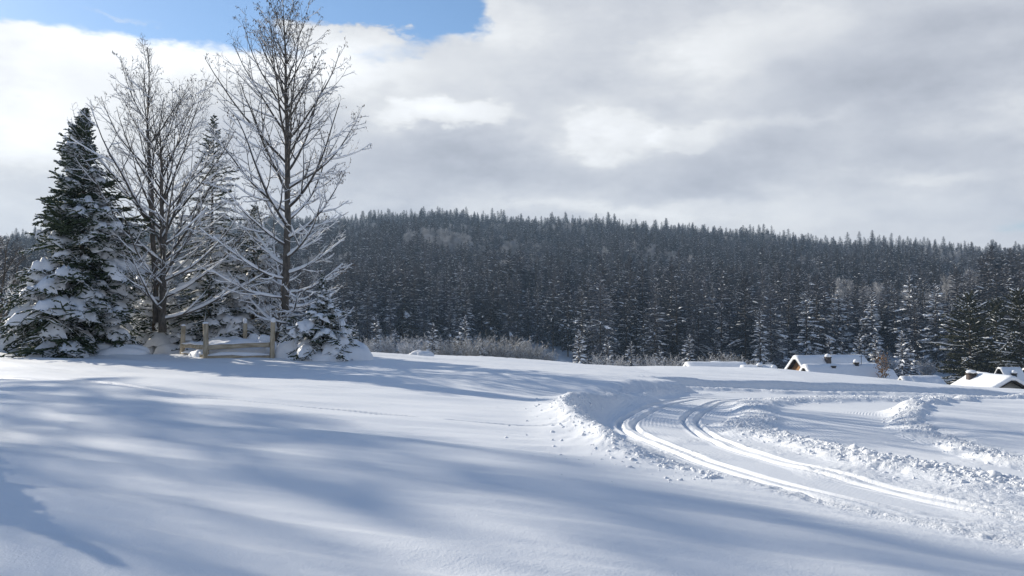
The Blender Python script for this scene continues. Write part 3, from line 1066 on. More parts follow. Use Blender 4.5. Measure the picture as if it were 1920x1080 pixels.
def prof_of(p, H, k=1.0):
    return (p[0], [v * H * k for v in p[1]])


FMATS = ('far_needle', 'snow', 'spruce_bark')


def join(meshes):
    b = Buf()
    for i, s in enumerate((meshes[1], meshes[2], meshes[0])):
        if s.v:
            b.add(np.vstack(s.v), np.vstack(s.q) if s.q else None, np.vstack(s.t) if s.t else None, i)
    return b


NTH = ['first', 'second', 'third', 'fourth', 'fifth', 'sixth', 'seventh', 'eighth', 'ninth', 'tenth', 'eleventh', 'twelfth']


def from_left(alike):
    """things that look alike and stand in one row are told apart by their place in it"""
    for who, lst in alike.items():
        lst.sort(key=lambda q: q[0])
        for k, (p, o) in enumerate(lst):
            if 1 < len(lst) <= len(NTH):
                o['label'] = f'{who}, {NTH[k]} from left'


def forest():
    protos = []
    for i in range(7):
        H = (17, 19, 16, 18, 15, 20, 13)[i]
        p = prof_of(PROF if i % 3 else NARROW, H, 1.0)
        m = spruce(200 + i, H, p, (105, 120, 95, 115, 100, 125, 85)[i], (-10, 0, 14, 55), 0.17, 0.05, 6, 0.30, 0.125, 3, 0, (0.50, 0.40, 0.62, 0.44, 0.54, 0.38, 0.6)[i],
                   (0.22, 0.07), 0.4, 0.17, S=6, TS=3, jit=0.11, bare=(0.05, 0.22, 0.04, 0.12, 0.03, 0.26, 0.02)[i], irregular=0.35, pad_keep=0.40)
        protos.append(m)
    names = ['trunk', 'crown', 'snow_load']
    part_mesh, one_mesh = [], []
    for m in protos:
        part_mesh.append((m[0].mesh('trunk', [M['spruce_bark']], True), m[1].mesh('crown', [M['far_needle']]), m[2].mesh('snow_load', [M['snow']], True)))
        one_mesh.append(join(m).mesh('spruce_tree', [M['far_needle'], M['snow'], M['spruce_bark']]))
    # frosted leafless trees that stand among the spruces
    frost = []
    for i in range(2):
        rng = np.random.default_rng(300 + i)
        H = 14.0
        z = np.linspace(-0.5, H * 0.9, 8)
        TP = np.stack([np.cumsum(rng.normal(0, .08, 8)), np.cumsum(rng.normal(0, .08, 8)), z], 1)[None]
        TR = (0.16 * (1 - z / H) + 0.03)[None]
        b = Buf().add(*tubes(TP, TR, 5))
        C, R, p = spawn(rng, TP, TR, 34, math.radians(52), lambda f, p: 4.6 * (1.05 - f * 0.75), 6, 0.10, 0.08, (0.28, 1.0), 0.2, 0.5, 0.035)
        b.add(*tubes(C, R, 3))
        C2, R2, p = spawn(rng, C, R, 8, math.radians(45), lambda f, p: 1.3 * (1.1 - f * 0.5), 4, 0.05, 0.1, (0.2, 1.0), 0.3, 0.8, 0.03)
        b.add(*tubes(C2, R2 + 0.012, 3))
        C3, R3, p = spawn(rng, C2, R2, 3, math.radians(45), lambda f, p: 0.6 + 0 * f, 3, 0.03, 0.1, (0.2, 1.0), 0.3, 0.8, 0.028)
        b.add(*tubes(C3, R3 + 0.008, 3))
        frost.append(b.mesh('frosted_tree', [M['frost_twig']]))

    # positions: a jittered grid over the hill, thinner at its foot on the right where a gap shows trunks
    st = 4.1
    gx, gy = np.meshgrid(np.arange(-470, 470, st), np.arange(90, 640, st))
    x = (gx + FR.uniform(-.48, .48, gx.shape) * st).ravel()
    y = (gy + FR.uniform(-.48, .48, gx.shape) * st).ravel()
    r, az = np.hypot(x, y), np.arctan2(x, y)
    px = 960 + 1507 * np.tan(az)
    front = np.interp(px, [-400, 300, 650, 900, 1050, 1120, 1250, 1450, 1500, 1700, 1760, 1850, 2300],
                      [172, 172, 176, 184, 180, 166, 162, 160, 170, 176, 170, 160, 160]) + 5 * vnoise(x / 9, y / 9, 3)
    keep = (np.abs(az) < math.radians(43)) & (r > front) & (r < 600) & (FR.random(len(x)) < np.where(r < front + 16, 0.75, 0.95))
    x, y, r, az, px = x[keep], y[keep], r[keep], az[keep], px[keep]
    z = ground_height(x, y)
    idx = FR.integers(0, 6, len(x))
    scl = FR.uniform(0.66, 1.10, len(x)) * np.interp(r, [160, 300, 600], [1.0, 0.84, 0.70]) * (1 + 0.35 * vnoise(x / 28, y / 28, 19))
    young = FR.random(len(x)) < 0.12
    idx[young] = 6
    scl[young] *= 0.8
    rot = FR.uniform(0, 2 * math.pi, len(x))
    kind = np.zeros(len(x), int)
    grove = vnoise(x / 34, y / 34, 55) + 0.55 * vnoise(x / 11, y / 11, 56)
    kind[(grove > 0.34) & (r > 200)] = 1
    # the trees that show largest stand alone, the others are one wood
    half = 960 * 1.02 / 1507
    size = scl * np.array([17, 19, 16, 18, 15, 20, 13])[idx] / r
    inside = (np.abs(np.tan(az)) < half) & (kind == 0) & (px > 560)
    order = np.argsort(-np.where(inside, size, 0))
    single = order[:252]
    solo = np.zeros(len(x), bool)
    solo[single] = True
    done = {}
    srt = single[np.argsort(r[single])]
    fronts = {}
    for n, i in enumerate(srt):
        loc, rz, s = (x[i], y[i], z[i] - 0.3), (0, 0, rot[i]), scl[i]
        p = px[i]
        zone = next(t for lim, t in ((760, 'right of small buried spruce'), (900, 'behind little snow hump'), (1060, 'behind pale bushes'), (1180, 'behind round bluish spruce'),
                                     (1290, 'left of low roofs'), (1440, 'above low roofs'), (1510, 'left of orange gable'), (1590, 'above larger roof'),
                                     (1690, 'behind roof ends'), (1770, 'left of dark pines'), (9999, 'behind dark pines')) if p < lim)
        rank = 'front forest row' if n < 110 else 'second forest rows' if n < 180 else 'upper forest rows'
        if n < 110:
            o = link('spruce_tree', None, None, loc, rz)
            for nm, me in zip(names, part_mesh[idx[i]]):
                link(nm, me, o)
        else:
            o = link('spruce_tree', one_mesh[idx[i]], None, loc, rz)
            done.setdefault(int(idx[i]), o)
        o.scale = (s, s, s)
        form = ('short' if idx[i] == 6 else 'bare trunked' if idx[i] in (1, 5) else 'full skirted')
        tall = 'taller' if s > 0.93 else 'lower'
        if idx[i] == 6:
            tall = 'young'
        who = f'{tall} {form} snowy spruce, {rank}, {zone}'
        tag(o, who, 'spruce', f'{tall} {form} spruces, {rank}, {zone}')
        if n < 110:
            fronts.setdefault(who, []).append((p, o))
    from_left(fronts)
    # the rest of the wood
    m = ~solo & (r > 150)
    m &= ~((px < 560) & (r < front[keep].min() - 99))
    src = [done.get(i) for i in range(7)]
    for i in range(7):
        if src[i] is None:
            src[i] = next(o for o in done.values())
    fo = []
    fx = np.nonzero((kind == 1) & (np.abs(np.tan(az)) < half) & (px > 600))[0]
    fx = fx[np.argsort(r[fx])][:24]
    for i in fx:
        o = tag(link('frosted_tree', frost[i % 2], None, (x[i], y[i], z[i]), (0, 0, rot[i])), 'pale frosted leafless tree among the dark spruces on the hillside', 'tree', 'frosted leafless trees on the hillside')
        o.scale = (scl[i],) * 3
        fo.append(o)
        m[i] = False
    src += [fo[0], fo[1]]
    ii = np.where(kind == 1, 7 + idx % 2, idx)
    me = bpy.data.meshes.new('far_forest')
    k = np.nonzero(m)[0]
    me.vertices.add(len(k))
    me.vertices.foreach_set('co', np.stack([x[k], y[k], z[k] - 0.3], 1).astype(np.float32).ravel())
    for nm, tp, arr in (('which', 'INT', ii[k]), ('turn', 'FLOAT', rot[k]), ('size', 'FLOAT', scl[k])):
        me.attributes.new(nm, tp, 'POINT').data.foreach_set('value', arr)
    o = tag(link('far_forest', me), 'dense dark conifer forest powdered with snow covering the hill', 'forest', None, 'stuff')
    ng = bpy.data.node_groups.new('far_forest', 'GeometryNodeTree')
    ng.interface.new_socket('Geometry', in_out='INPUT', socket_type='NodeSocketGeometry')
    ng.interface.new_socket('Geometry', in_out='OUTPUT', socket_type='NodeSocketGeometry')
    L, nd = ng.links, ng.nodes
    gi, go = nd.new('NodeGroupInput'), nd.new('NodeGroupOutput')
    jn = nd.new('GeometryNodeJoinGeometry')
    for s in reversed(src):
        oi = nd.new('GeometryNodeObjectInfo')
        oi.transform_space = 'ORIGINAL'
        oi.inputs['Object'].default_value = s
        oi.inputs['As Instance'].default_value = True
        L.new(oi.outputs['Geometry'], jn.inputs[0])
    ip = nd.new('GeometryNodeInstanceOnPoints')
    L.new(gi.outputs[0], ip.inputs['Points'])
    L.new(jn.outputs[0], ip.inputs['Instance'])
    ip.inputs['Pick Instance'].default_value = True
    def named(nm, tp):
        a = nd.new('GeometryNodeInputNamedAttribute')
        a.data_type = tp
        a.inputs['Name'].default_value = nm
        return a.outputs[0]
    L.new(named('which', 'INT'), ip.inputs['Instance Index'])
    cx = nd.new('ShaderNodeCombineXYZ')
    L.new(named('turn', 'FLOAT'), cx.inputs[2])
    L.new(cx.outputs[0], ip.inputs['Rotation'])
    L.new(named('size', 'FLOAT'), ip.inputs['Scale'])
    L.new(ip.outputs[0], go.inputs[0])
    md = o.modifiers.new('plant', 'NODES')
    md.node_group = ng
    return part_mesh


SPRUCE_PARTS = forest()


def at_ground(px, d):
    x = (px - 960) / 1507.0 * d
    return x, d, float(ground_height(np.array([x]), np.array([float(d)]))[0])


def foot_of_the_wood():
    alike = {}
    rng = np.random.default_rng(5)
    kinds = []
    for i in range(4):
        P0 = np.zeros((1, 3, 3))
        n = 46
        az = rng.uniform(0, 2 * math.pi, n)
        el = np.radians(rng.uniform(48, 86, n))
        d = np.stack([np.cos(az) * np.cos(el), np.sin(az) * np.cos(el), np.sin(el)], 1)
        st = np.stack([rng.normal(0, .5, n), rng.normal(0, .5, n), np.full(n, -0.3)], 1)
        L = rng.uniform(2.6, 5.0, n)
        C = grow(rng, st, d, L, 6, -0.02, 0.06)
        R = np.linspace(0.05, 0.022, 6)[None] * np.ones((n, 1))
        b = Buf().add(*tubes(C, R, 3))
        C2, R2, p = spawn(rng, C, R, 8, math.radians(28), lambda f, p: 1.2 * (1.1 - f * 0.5), 4, 0.04, 0.08, (0.25, 1.0), 0.2, 0.8, 0.020)
        b.add(*tubes(C2, R2, 3))
        C3, R3, p = spawn(rng, C2, R2, 3, math.radians(35), lambda f, p: 0.5 + 0 * f, 3, 0.0, 0.08, (0.25, 1.0), 0.2, 0.8, 0.016)
        b.add(*tubes(C3, R3, 3))
        s = Buf()
        q = snow_strips(rng, C3, R3, 1.1, 1.0, 0.6, 3, 1.1, 0.012)
        s.add(*q)
        q = snow_strips(rng, C2, R2, 1.0, 0.9, 0.6, 3, 1.1, 0.010)
        s.add(*q)
        kinds.append((b.mesh('stems', [M['hazel_twig'] if i < 3 else M['frost_twig']]), s.mesh('snow_load', [M['snow']])))
    pts = [(690, 152, 0.8, 3), (730, 155, 0.9, 3), (765, 150, 0.85, 3), (800, 157, 1.0, 3), (835, 150, 0.85, 0), (862, 155, 1.0, 0), (890, 150, 1.05, 1), (915, 154, 1.15, 2),
           (940, 150, 1.05, 0), (962, 153, 1.2, 1), (985, 150, 1.05, 2), (1010, 152, 1.0, 0), (1030, 149, 0.8, 1), (1120, 150, 0.9, 3), (1160, 152, 0.85, 3), (1215, 150, 0.9, 3),
           (1330, 140, 1.25, 0), (1362, 142, 1.35, 1), (1395, 140, 1.15, 3), (1258, 146, 0.9, 3), (1670, 150, 1.0, 3), (1735, 150, 0.9, 3)]
    for px, d, s, k in pts:
        x, y, z = at_ground(px, d)
        zone = ('by the left part of the hill foot' if px < 850 else 'in the pale row below the dark hillside' if px < 1050 else
                'between young spruces at the hill foot' if px < 1300 else 'behind the low flat roofs' if px < 1450 else 'between the big roofs and the dark pines')
        o = tag(link('hazel_bush', None, None, (x, y, z), (0, 0, rng.uniform(0, 6))), f'bare frosted {"brown " if k < 3 else "grey "}bush {zone}', 'bush', f'bushes {zone}')
        s *= 1.15 if px < 1300 else 0.85
        alike.setdefault(o['label'], []).append((px, o))
        o.scale = (s, s, s)
        link('stems', kinds[k][0], o)
        link('snow_load', kinds[k][1], o)
    # young spruces at the foot of the wood, heavy with snow
    yp = prof_of(PROF, 6.0, 1.25)
    m = spruce(410, 6.0, yp, 70, (-10, 0, 20, 55), 0.15, 0.06, 6, 0.32, 0.085, 3, 0, 0.72, (0.36, 0.10), 0.6, 0.08, S=6, TS=3)
    m2 = spruce(411, 6.0, yp, 64, (-10, 0, 20, 55), 0.15, 0.06, 6, 0.32, 0.085, 3, 0, 0.65, (0.4, 0.10), 0.6, 0.08, S=6, TS=3)
    ym = [[a.mesh(n, [M[t]], n != 'crown') for a, n, t in zip(q[:3], ('trunk', 'crown', 'snow_load'), ('spruce_bark', 'far_needle', 'snow'))] for q in (m, m2)]
    for px, d, s, k in [(1085, 150, 1.25, 0), (665, 158, 1.0, 1), (705, 160, 1.2, 1), (742, 156, 0.85, 1), (780, 152, 0.75, 1), (812, 154, 1.1, 1), (826, 150, 0.8, 0), (872, 158, 1.35, 0),
                        (905, 148, 0.7, 1), (1138, 156, 1.1, 1), (1183, 154, 1.0, 0), (1235, 150, 0.9, 1), (1292, 150, 1.2, 0), (1553, 150, 1.3, 0), (1578, 152, 1.15, 1), (1530, 148, 1.0, 0),
                        (1610, 150, 1.4, 0), (1640, 146, 1.35, 0), (1690, 138, 1.5, 0), (1705, 142, 1.2, 1), (1660, 150, 0.9, 1)]:
        x, y, z = at_ground(px, d)
        zone = ('at the left end of the hill foot' if px < 760 else 'among the pale bushes at the hill foot' if px < 950 else 'below the dark hillside' if px < 1320 else
                'close behind the roof with the chimneys' if px < 1650 else 'in the gap left of the dark pines')
        lab = 'round bluish young spruce thick with snow, alone in front of the dark trunks' if px == 1085 else f'young spruce heavy with snow {zone}' if k == 0 else f'young dark spruce lightly snowed {zone}'
        o = tag(link('young_spruce', None, None, (x, y, z - 0.2), (0, 0, rng.uniform(0, 6))), lab, 'spruce', None if px == 1085 else ('white ' if k == 0 else 'dark ') + f'young spruces {zone}')
        s *= 1.2 if px < 1300 else 1.05
        alike.setdefault(o['label'], []).append((px, o))
        o.scale = (s, s, s)
        for nm, me in zip(('trunk', 'crown', 'snow_load'), ym[k]):
            link(nm, me, o)
    from_left(alike)
    # a few tall spruces one can tell apart in the front row, thick with snow
    clad = []
    for i in range(3):
        m = spruce(430 + i, 17, prof_of(NARROW if i else PROF, 17, 1.0), 100, (0, 8, 18, 55), 0.21, 0.02, 7, 0.28, 0.12, 3, 0, 0.78, (0.28, 0.11), 0.5, 0.17, S=6, TS=3, jit=0.08, bare=(0.04, 0.10, 0.2)[i], irregular=0.35, pad_keep=0.8)
        clad.append([a.mesh(nm, [M[t]], nm != 'crown') for a, nm, t in zip(m[:3], ('trunk', 'crown', 'snow_load'), ('spruce_bark', 'far_needle', 'snow'))])
    for px, d, s, k, lab in [(1512, 160, 0.98, 3, 'tall snowy spruce rising behind the gable end of the larger roof'), (1572, 168, 0.95, 0, 'snow clad spruce above the middle of the larger roof'),
                             (1634, 160, 0.95, 2, 'bright snow clad spruce above the right end of the larger roof'), (1706, 172, 1.05, 0, 'slim spruce in the gap between the big roof and the dark pines'),
                             (1754, 158, 1.02, 3, 'snowy spruce standing just left of the dark pines'), (1425, 152, 0.80, 2, 'dark spruce with drooping snowy boughs left of the larger roof'),
                             (1452, 156, 0.84, 0, 'drooping dark spruce touching the left edge of the larger roof')]:
        x, y, z = at_ground(px, d)
        o = tag(link('spruce_tree', None, None, (x, y, z - 0.3), (0, 0, px * 0.37)), lab, 'spruce')
        o.scale = (s * 1.05, s * 1.05, s)
        for nm, me in zip(('trunk', 'crown', 'snow_load'), clad[k % 3]):
            link(nm, me, o)
    # the big dark pines on the right
    PINE = ([0, 0.06, 0.2, 0.5, 0.8, 0.93, 1.0], [4.2, 5.4, 5.2, 4.6, 3.2, 2.0, 0.5])
    for px, d, H, seed, lab, k in [(1817, 124, 15.6, 501, 'broad dark pine with level snowy boughs behind the low gabled roof', 1.0), (1912, 118, 16.0, 502, 'dark pine cut by the right edge behind the dark roof', 1.0),
                                   (1868, 136, 15.0, 503, 'brownish pine between and behind the two big dark pines', 0.8)]:
        x, y, z = at_ground(px, d)
        m = spruce(seed, H, (PINE[0], [v * k for v in PINE[1]]), 150, (2, 8, 22, 45), 0.05, 0.03, 9, 0.28, 0.14, 3, 2, 0.55, (0.13, 0.06), 0.32, 0.24, S=7, TS=3, irregular=0.5, jit=0.07, pad_keep=0.7)
        plant_conifer('pine_tree', m, (x, y, z - 0.3), lab, 'pine', None, ('pine_needle', 'snow', 'spruce_bark'))


foot_of_the_wood()


# ------------------------------------------------------------------ houses beyond the crest
M['gable_wood'] = mat_mottled('orange_boards', (0.26, 0.12, 0.045), (0.40, 0.21, 0.085), 2.0, 0.7, 0.01, (4, 4, 0.4))
M['plaster'] = mat_mottled('grey_plaster', (0.30, 0.28, 0.25), (0.42, 0.40, 0.36), 3.0, 0.9, 0.005)
M['dark_wood'] = mat_mottled('dark_timber', (0.035, 0.027, 0.021), (0.075, 0.058, 0.045), 6.0, 0.8, 0.01)
M['tile'] = mat_mottled('roof_tile', (0.05, 0.04, 0.038), (0.09, 0.07, 0.06), 6.0, 0.8, 0.01)
M['brick'] = mat_mottled('chimney_brick', (0.060, 0.048, 0.043), (0.125, 0.10, 0.088), 7.0, 0.9, 0.01)
M['metal'] = mat_mottled('dark_metal', (0.03, 0.032, 0.036), (0.06, 0.06, 0.065), 5.0, 0.5, 0)
M['glass'] = mat_mottled('window_glass', (0.03, 0.035, 0.045), (0.05, 0.055, 0.07), 1.0, 0.1, 0)


def box_buf(b, c, s, mat=0, rz=0.0):
    x, y, z = (np.array(s) / 2)
    V = np.array([[i * x, j * y, k * z] for i in (-1, 1) for j in (-1, 1) for k in (-1, 1)], float)
    if rz:
        cs, sn = math.cos(rz), math.sin(rz)
        V[:, :2] = V[:, :2] @ np.array([[cs, sn], [-sn, cs]])
    V += np.array(c)
    Q = np.array([[0, 1, 3, 2], [4, 6, 7, 5], [0, 4, 5, 1], [2, 3, 7, 6], [0, 2, 6, 4], [1, 5, 7, 3]])
    return b.add(V, Q, None, mat)


def loft(profiles):
    """closed rings (n rings of m points) joined into a skin with end caps"""
    A = np.array(profiles)
    n, m, _ = A.shape
    V = A.reshape(-1, 3)
    i = np.arange(n - 1)[:, None] * m
    j = np.arange(m)[None]
    Q = np.stack([i + j, i + (j + 1) % m, i + m + (j + 1) % m, i + m + j], -1).reshape(-1, 4)
    V = np.vstack([V, A[0].mean(0), A[-1].mean(0)])
    c0, c1 = len(V) - 2, len(V) - 1
    jj = np.arange(m)
    T = np.vstack([np.stack([np.full(m, c0), (jj + 1) % m, jj], 1), np.stack([np.full(m, c1), (n - 1) * m + jj, (n - 1) * m + (jj + 1) % m], 1)])
    return V, Q, T


def lump(r, h, seed, rough=0.12):
    V, T = lump_mesh(np.random.default_rng(seed), 3, 1.0, rough)
    V = V * np.array([r[0], r[1], h])
    return Buf().add(V, None, T)


def house(px, d, top_py, L, W, pitch, rz, label, gable='plaster', snow=0.40, chimneys=(), wall_h=3.0, pole=None, windows=True):
    rng = np.random.default_rng(int(px * 7 + d))
    x = (px - 960) / 1507.0 * d
    zt = EYE - (top_py - 600) / 1507.0 * d                 # top of the snow on the ridge
    zr = zt - snow                                          # ridge of the roof itself
    g = float(ground_height(np.array([x]), np.array([float(d)]))[0])
    root = tag(link('house', None, None, (x, d, g), (0, 0, rz)), label, 'house')
    H = zr - g
    tp = math.tan(pitch)
    eave = H - W * tp
    wl, ww = L - 0.9, W - 0.55
    # walls with gables
    for sx in (-1, 1):
        X0, X1 = sx * (wl / 2), sx * (wl / 2 - 0.2)
        P = lambda X: np.array([[X, -ww, -0.6], [X, ww, -0.6], [X, ww, H - ww * tp - 0.05], [X, 0, H - 0.05], [X, -ww, H - ww * tp - 0.05]])
        V, Q, T = loft([P(X0), P(X1)])
        go = link('gable_wall', Buf().add(V, Q, T).mesh('gable_wall', [M[gable]]), root)
        if windows:
            wb = Buf()
            zz = max(0.8, H - ww * tp - 0.4)
            box_buf(wb, (sx * (wl / 2 + 0.03), 0, zz), (0.08, 1.1, 1.2))
            wo = link('window', wb.mesh('window', [M['dark_wood']]), root)
            link('pane', box_buf(Buf(), (sx * (wl / 2 + 0.075), 0, zz), (0.02, 0.9, 1.0)).mesh('pane', [M['glass']]), wo)
    for sy in (-1, 1):
        hh = H - ww * tp - 0.08
        b = box_buf(Buf(), (0, sy * (ww - 0.1), hh / 2 - 0.3), (wl - 0.4, 0.2, hh + 0.6))
        link('wall', b.mesh('wall', [M['plaster']]), root)
    # roof boards
    th = 0.16
    prof = lambda X: np.array([[X, -W, eave], [X, 0, H], [X, W, eave], [X, W, eave + th], [X, 0, H + th], [X, -W, eave + th]])
    V, Q, T = loft([prof(-L / 2), prof(L / 2)])
    e = np.array([[0, 1, 4, 5], [1, 2, 3, 4]])
    Q = np.vstack([Q, e, e[:, ::-1] + 6])
    ro = link('roof', Buf().add(V, Q, None).mesh('roof', [M['dark_wood']]), root)
    # snow lying on it, rounded at eaves and verges
    n = 18
    t = np.linspace(-1, 1, n)
    rings = []
    xs = np.concatenate([[-L / 2 - 0.02, -L / 2 - 0.10, -L / 2 - 0.02], np.linspace(-L / 2 + 0.25, L / 2 - 0.25, 9), [L / 2 + 0.02, L / 2 + 0.10, L / 2 + 0.02]])
    kk = np.concatenate([[0.05, 0.55, 0.92], np.ones(9), [0.92, 0.55, 0.05]])
    for X, k in zip(xs, kk):
        yy = t * (W + 0.06)
        zz = H + th + 0.006 - np.sqrt(yy ** 2 + 0.10) * tp + 0.31 * tp
        low = np.stack([np.full(n, X), yy, H + th + 0.004 - np.abs(yy) * tp], 1)
        edge = np.clip((1 - np.abs(t)) / 0.10, 0, 1)
        hgt = snow * k * np.sqrt(np.clip(edge * (2 - edge), 0, 1)) * (1 + 0.10 * rng.normal(0, 0.5, n) * (k == 1))
        up = np.stack([np.full(n, X), yy, np.maximum(zz, low[:, 2]) * 0 + low[:, 2] + np.maximum(hgt, 0.012)], 1)
        rings.append(np.vstack([up, low[::-1]]))
    V, Q, T = loft(rings)
    T = None
    i = np.arange(n - 1)
    e0 = np.stack([i, i + 1, 2 * n - 2 - i, 2 * n - 1 - i], 1)
    Q = np.vstack([Q, e0[:, ::-1], e0 + (len(rings) - 1) * 2 * n])
    link('snow_cover', Buf().add(V, Q, T).mesh('snow_cover', [M['roof_snow']], True), ro)
    for (u, v, sz, hh, mt, cap) in chimneys:
        zb = H - abs(v) * tp
        b = box_buf(Buf(), (u, v, zb + hh / 2), (sz, sz, hh + 0.5))
        c = link('chimney', b.mesh('chimney', [M[mt]]), root)
        zt_ = zb + hh + 0.25
        link('chimney_cap', box_buf(Buf(), (u, v, zt_ + 0.05), (sz * 1.2, sz * 1.2, 0.10)).mesh('chimney_cap', [M['dark_wood']]), c)
        if cap > 0:
            lb = lump((sz * 0.68, sz * 0.68), cap, int(px + u * 10), 0.06)
            o = link('snow_cap', lb.mesh('snow_cap', [M['snow']], True), c, (u, v, zt_ + 0.10 + cap * 0.45))
    if pole:
        P = np.array([[[pole[0], pole[1], H - 1.0], [pole[0], pole[1], H + pole[2]]]])
        ao = Buf().add(*tubes(P, np.full((1, 2), 0.03), 6))
        box_buf(ao, (pole[0], pole[1], H + pole[2] - 0.15), (0.5, 0.03, 0.03))
        link('antenna', ao.mesh('antenna', [M['metal']]), root)
    return root


def village():
    R = math.radians
    house(1552, 100, 664, 9.6, 4.4, R(42), R(15), 'larger snowy roof with an orange wooden gable and a tall dark chimney', 'gable_wood', 0.50,
          [(-1.0, -1.2, 0.55, 0.95, 'brick', 0.28)], windows=False)
    house(1575, 84, 681, 8.2, 3.6, R(40), R(8), 'lower snowy roof with two short chimneys in front of the orange gabled roof', 'plaster', 0.45,
          [(-1.2, -0.5, 0.42, 0.30, 'metal', 0.0), (1.5, -0.3, 0.40, 0.45, 'metal', 0.24)], pole=(2.1, -0.3, 1.3))
    house(1650, 92, 692, 2.6, 3.0, R(40), R(5), 'short snowy roof end beside the brown leafed sapling', 'plaster', 0.40)
    house(1340, 96, 679, 7.0, 3.4, R(22), R(3), 'long low snowy roof with a wide brown chimney just above the crest', 'plaster', 0.45, [(0.2, 0.4, 0.95, 0.25, 'brick', 0.10)])
    house(1420, 88, 685, 3.6, 2.6, R(24), R(-4), 'small low snowy roof with a white capped chimney left of the orange gable', 'plaster', 0.40,
          [(0.1, -0.2, 0.50, 0.12, 'brick', 0.22), (1.5, -0.6, 0.40, 0.10, 'brick', 0.20)])
    house(1728, 86, 705, 3.4, 2.6, R(30), R(2), 'plain snow block of a low roof left of the dark pines', 'plaster', 0.45)
    house(1694, 84, 706, 0.9, 1.6, R(35), R(2), 'tiny snowy roof beside the plain low roof', 'plaster', 0.30, windows=False)
    house(1858, 70.5, 701, 6.0, 3.3, R(31), R(88), 'low gabled house with grey plaster gable and broad sunlit snow roof', 'plaster', 0.38, [(1.6, 1.0, 0.62, 0.62, 'brick', 0.20)])
    house(1889, 92, 686, 2.4, 3.4, R(52), R(6), 'steep dark framed roof behind the low gabled house', 'dark_wood', 0.22, [(-0.2, -1.0, 0.40, 0.40, 'metal', 0.24)], windows=False)
    house(1950, 95, 688, 4.4, 3.4, R(50), R(6), 'steep snowy roof cut by the right edge', 'dark_wood', 0.25, windows=False)
    # sapling with brown leaves beside the roofs
    rng = np.random.default_rng(9)
    x, y, z = at_ground(1652, 82)
    zt = EYE - 72 / 1507 * 82
    H = zt - z
    o = tag(link('leafy_sapling', None, None, (x, y, z)), 'sapling with brown withered leaves at the right end of the lower roof', 'tree')
    TP = np.array([[[0, 0, -.3], [0.1, 0, H * .5], [0, 0.1, H]]])
    TR = np.array([[0.08, 0.05, 0.02]])
    link('trunk', Buf().add(*tubes(TP, TR, 5)).mesh('trunk', [M['bark']]), o)
    C, Rr, p = spawn(rng, TP, TR, 22, math.radians(45), lambda f, p: 1.3 * (1.1 - f * .6), 5, .06, .08, (.45, 1.0), .2, .5, .02)
    b = Buf().add(*tubes(C, Rr, 3))
    link('branches', b.mesh('branches', [M['bark']]), o)
    pts = np.concatenate([C[:, 2], C[:, 3], C[:, 4]])
    pts = np.repeat(pts, 5, 0) + rng.normal(0, 0.16, (len(pts) * 5, 3))
    n = len(pts)
    a, c = nrm(rng.normal(0, 1, (n, 3))) * 0.10, nrm(rng.normal(0, 1, (n, 3))) * 0.07
    V = np.stack([pts - a, pts + c, pts + a, pts - c], 1).reshape(-1, 3)
    M['brown_leaf'] = mat_mottled('brown_leaves', (0.16, 0.085, 0.04), (0.30, 0.18, 0.09), 2.0, 0.8, 0)
    lo = link('withered_leaves', Buf().add(V, np.arange(n * 4).reshape(-1, 4)).mesh('withered_leaves', [M['brown_leaf']]), o)
    lo['kind'] = 'stuff'


village()


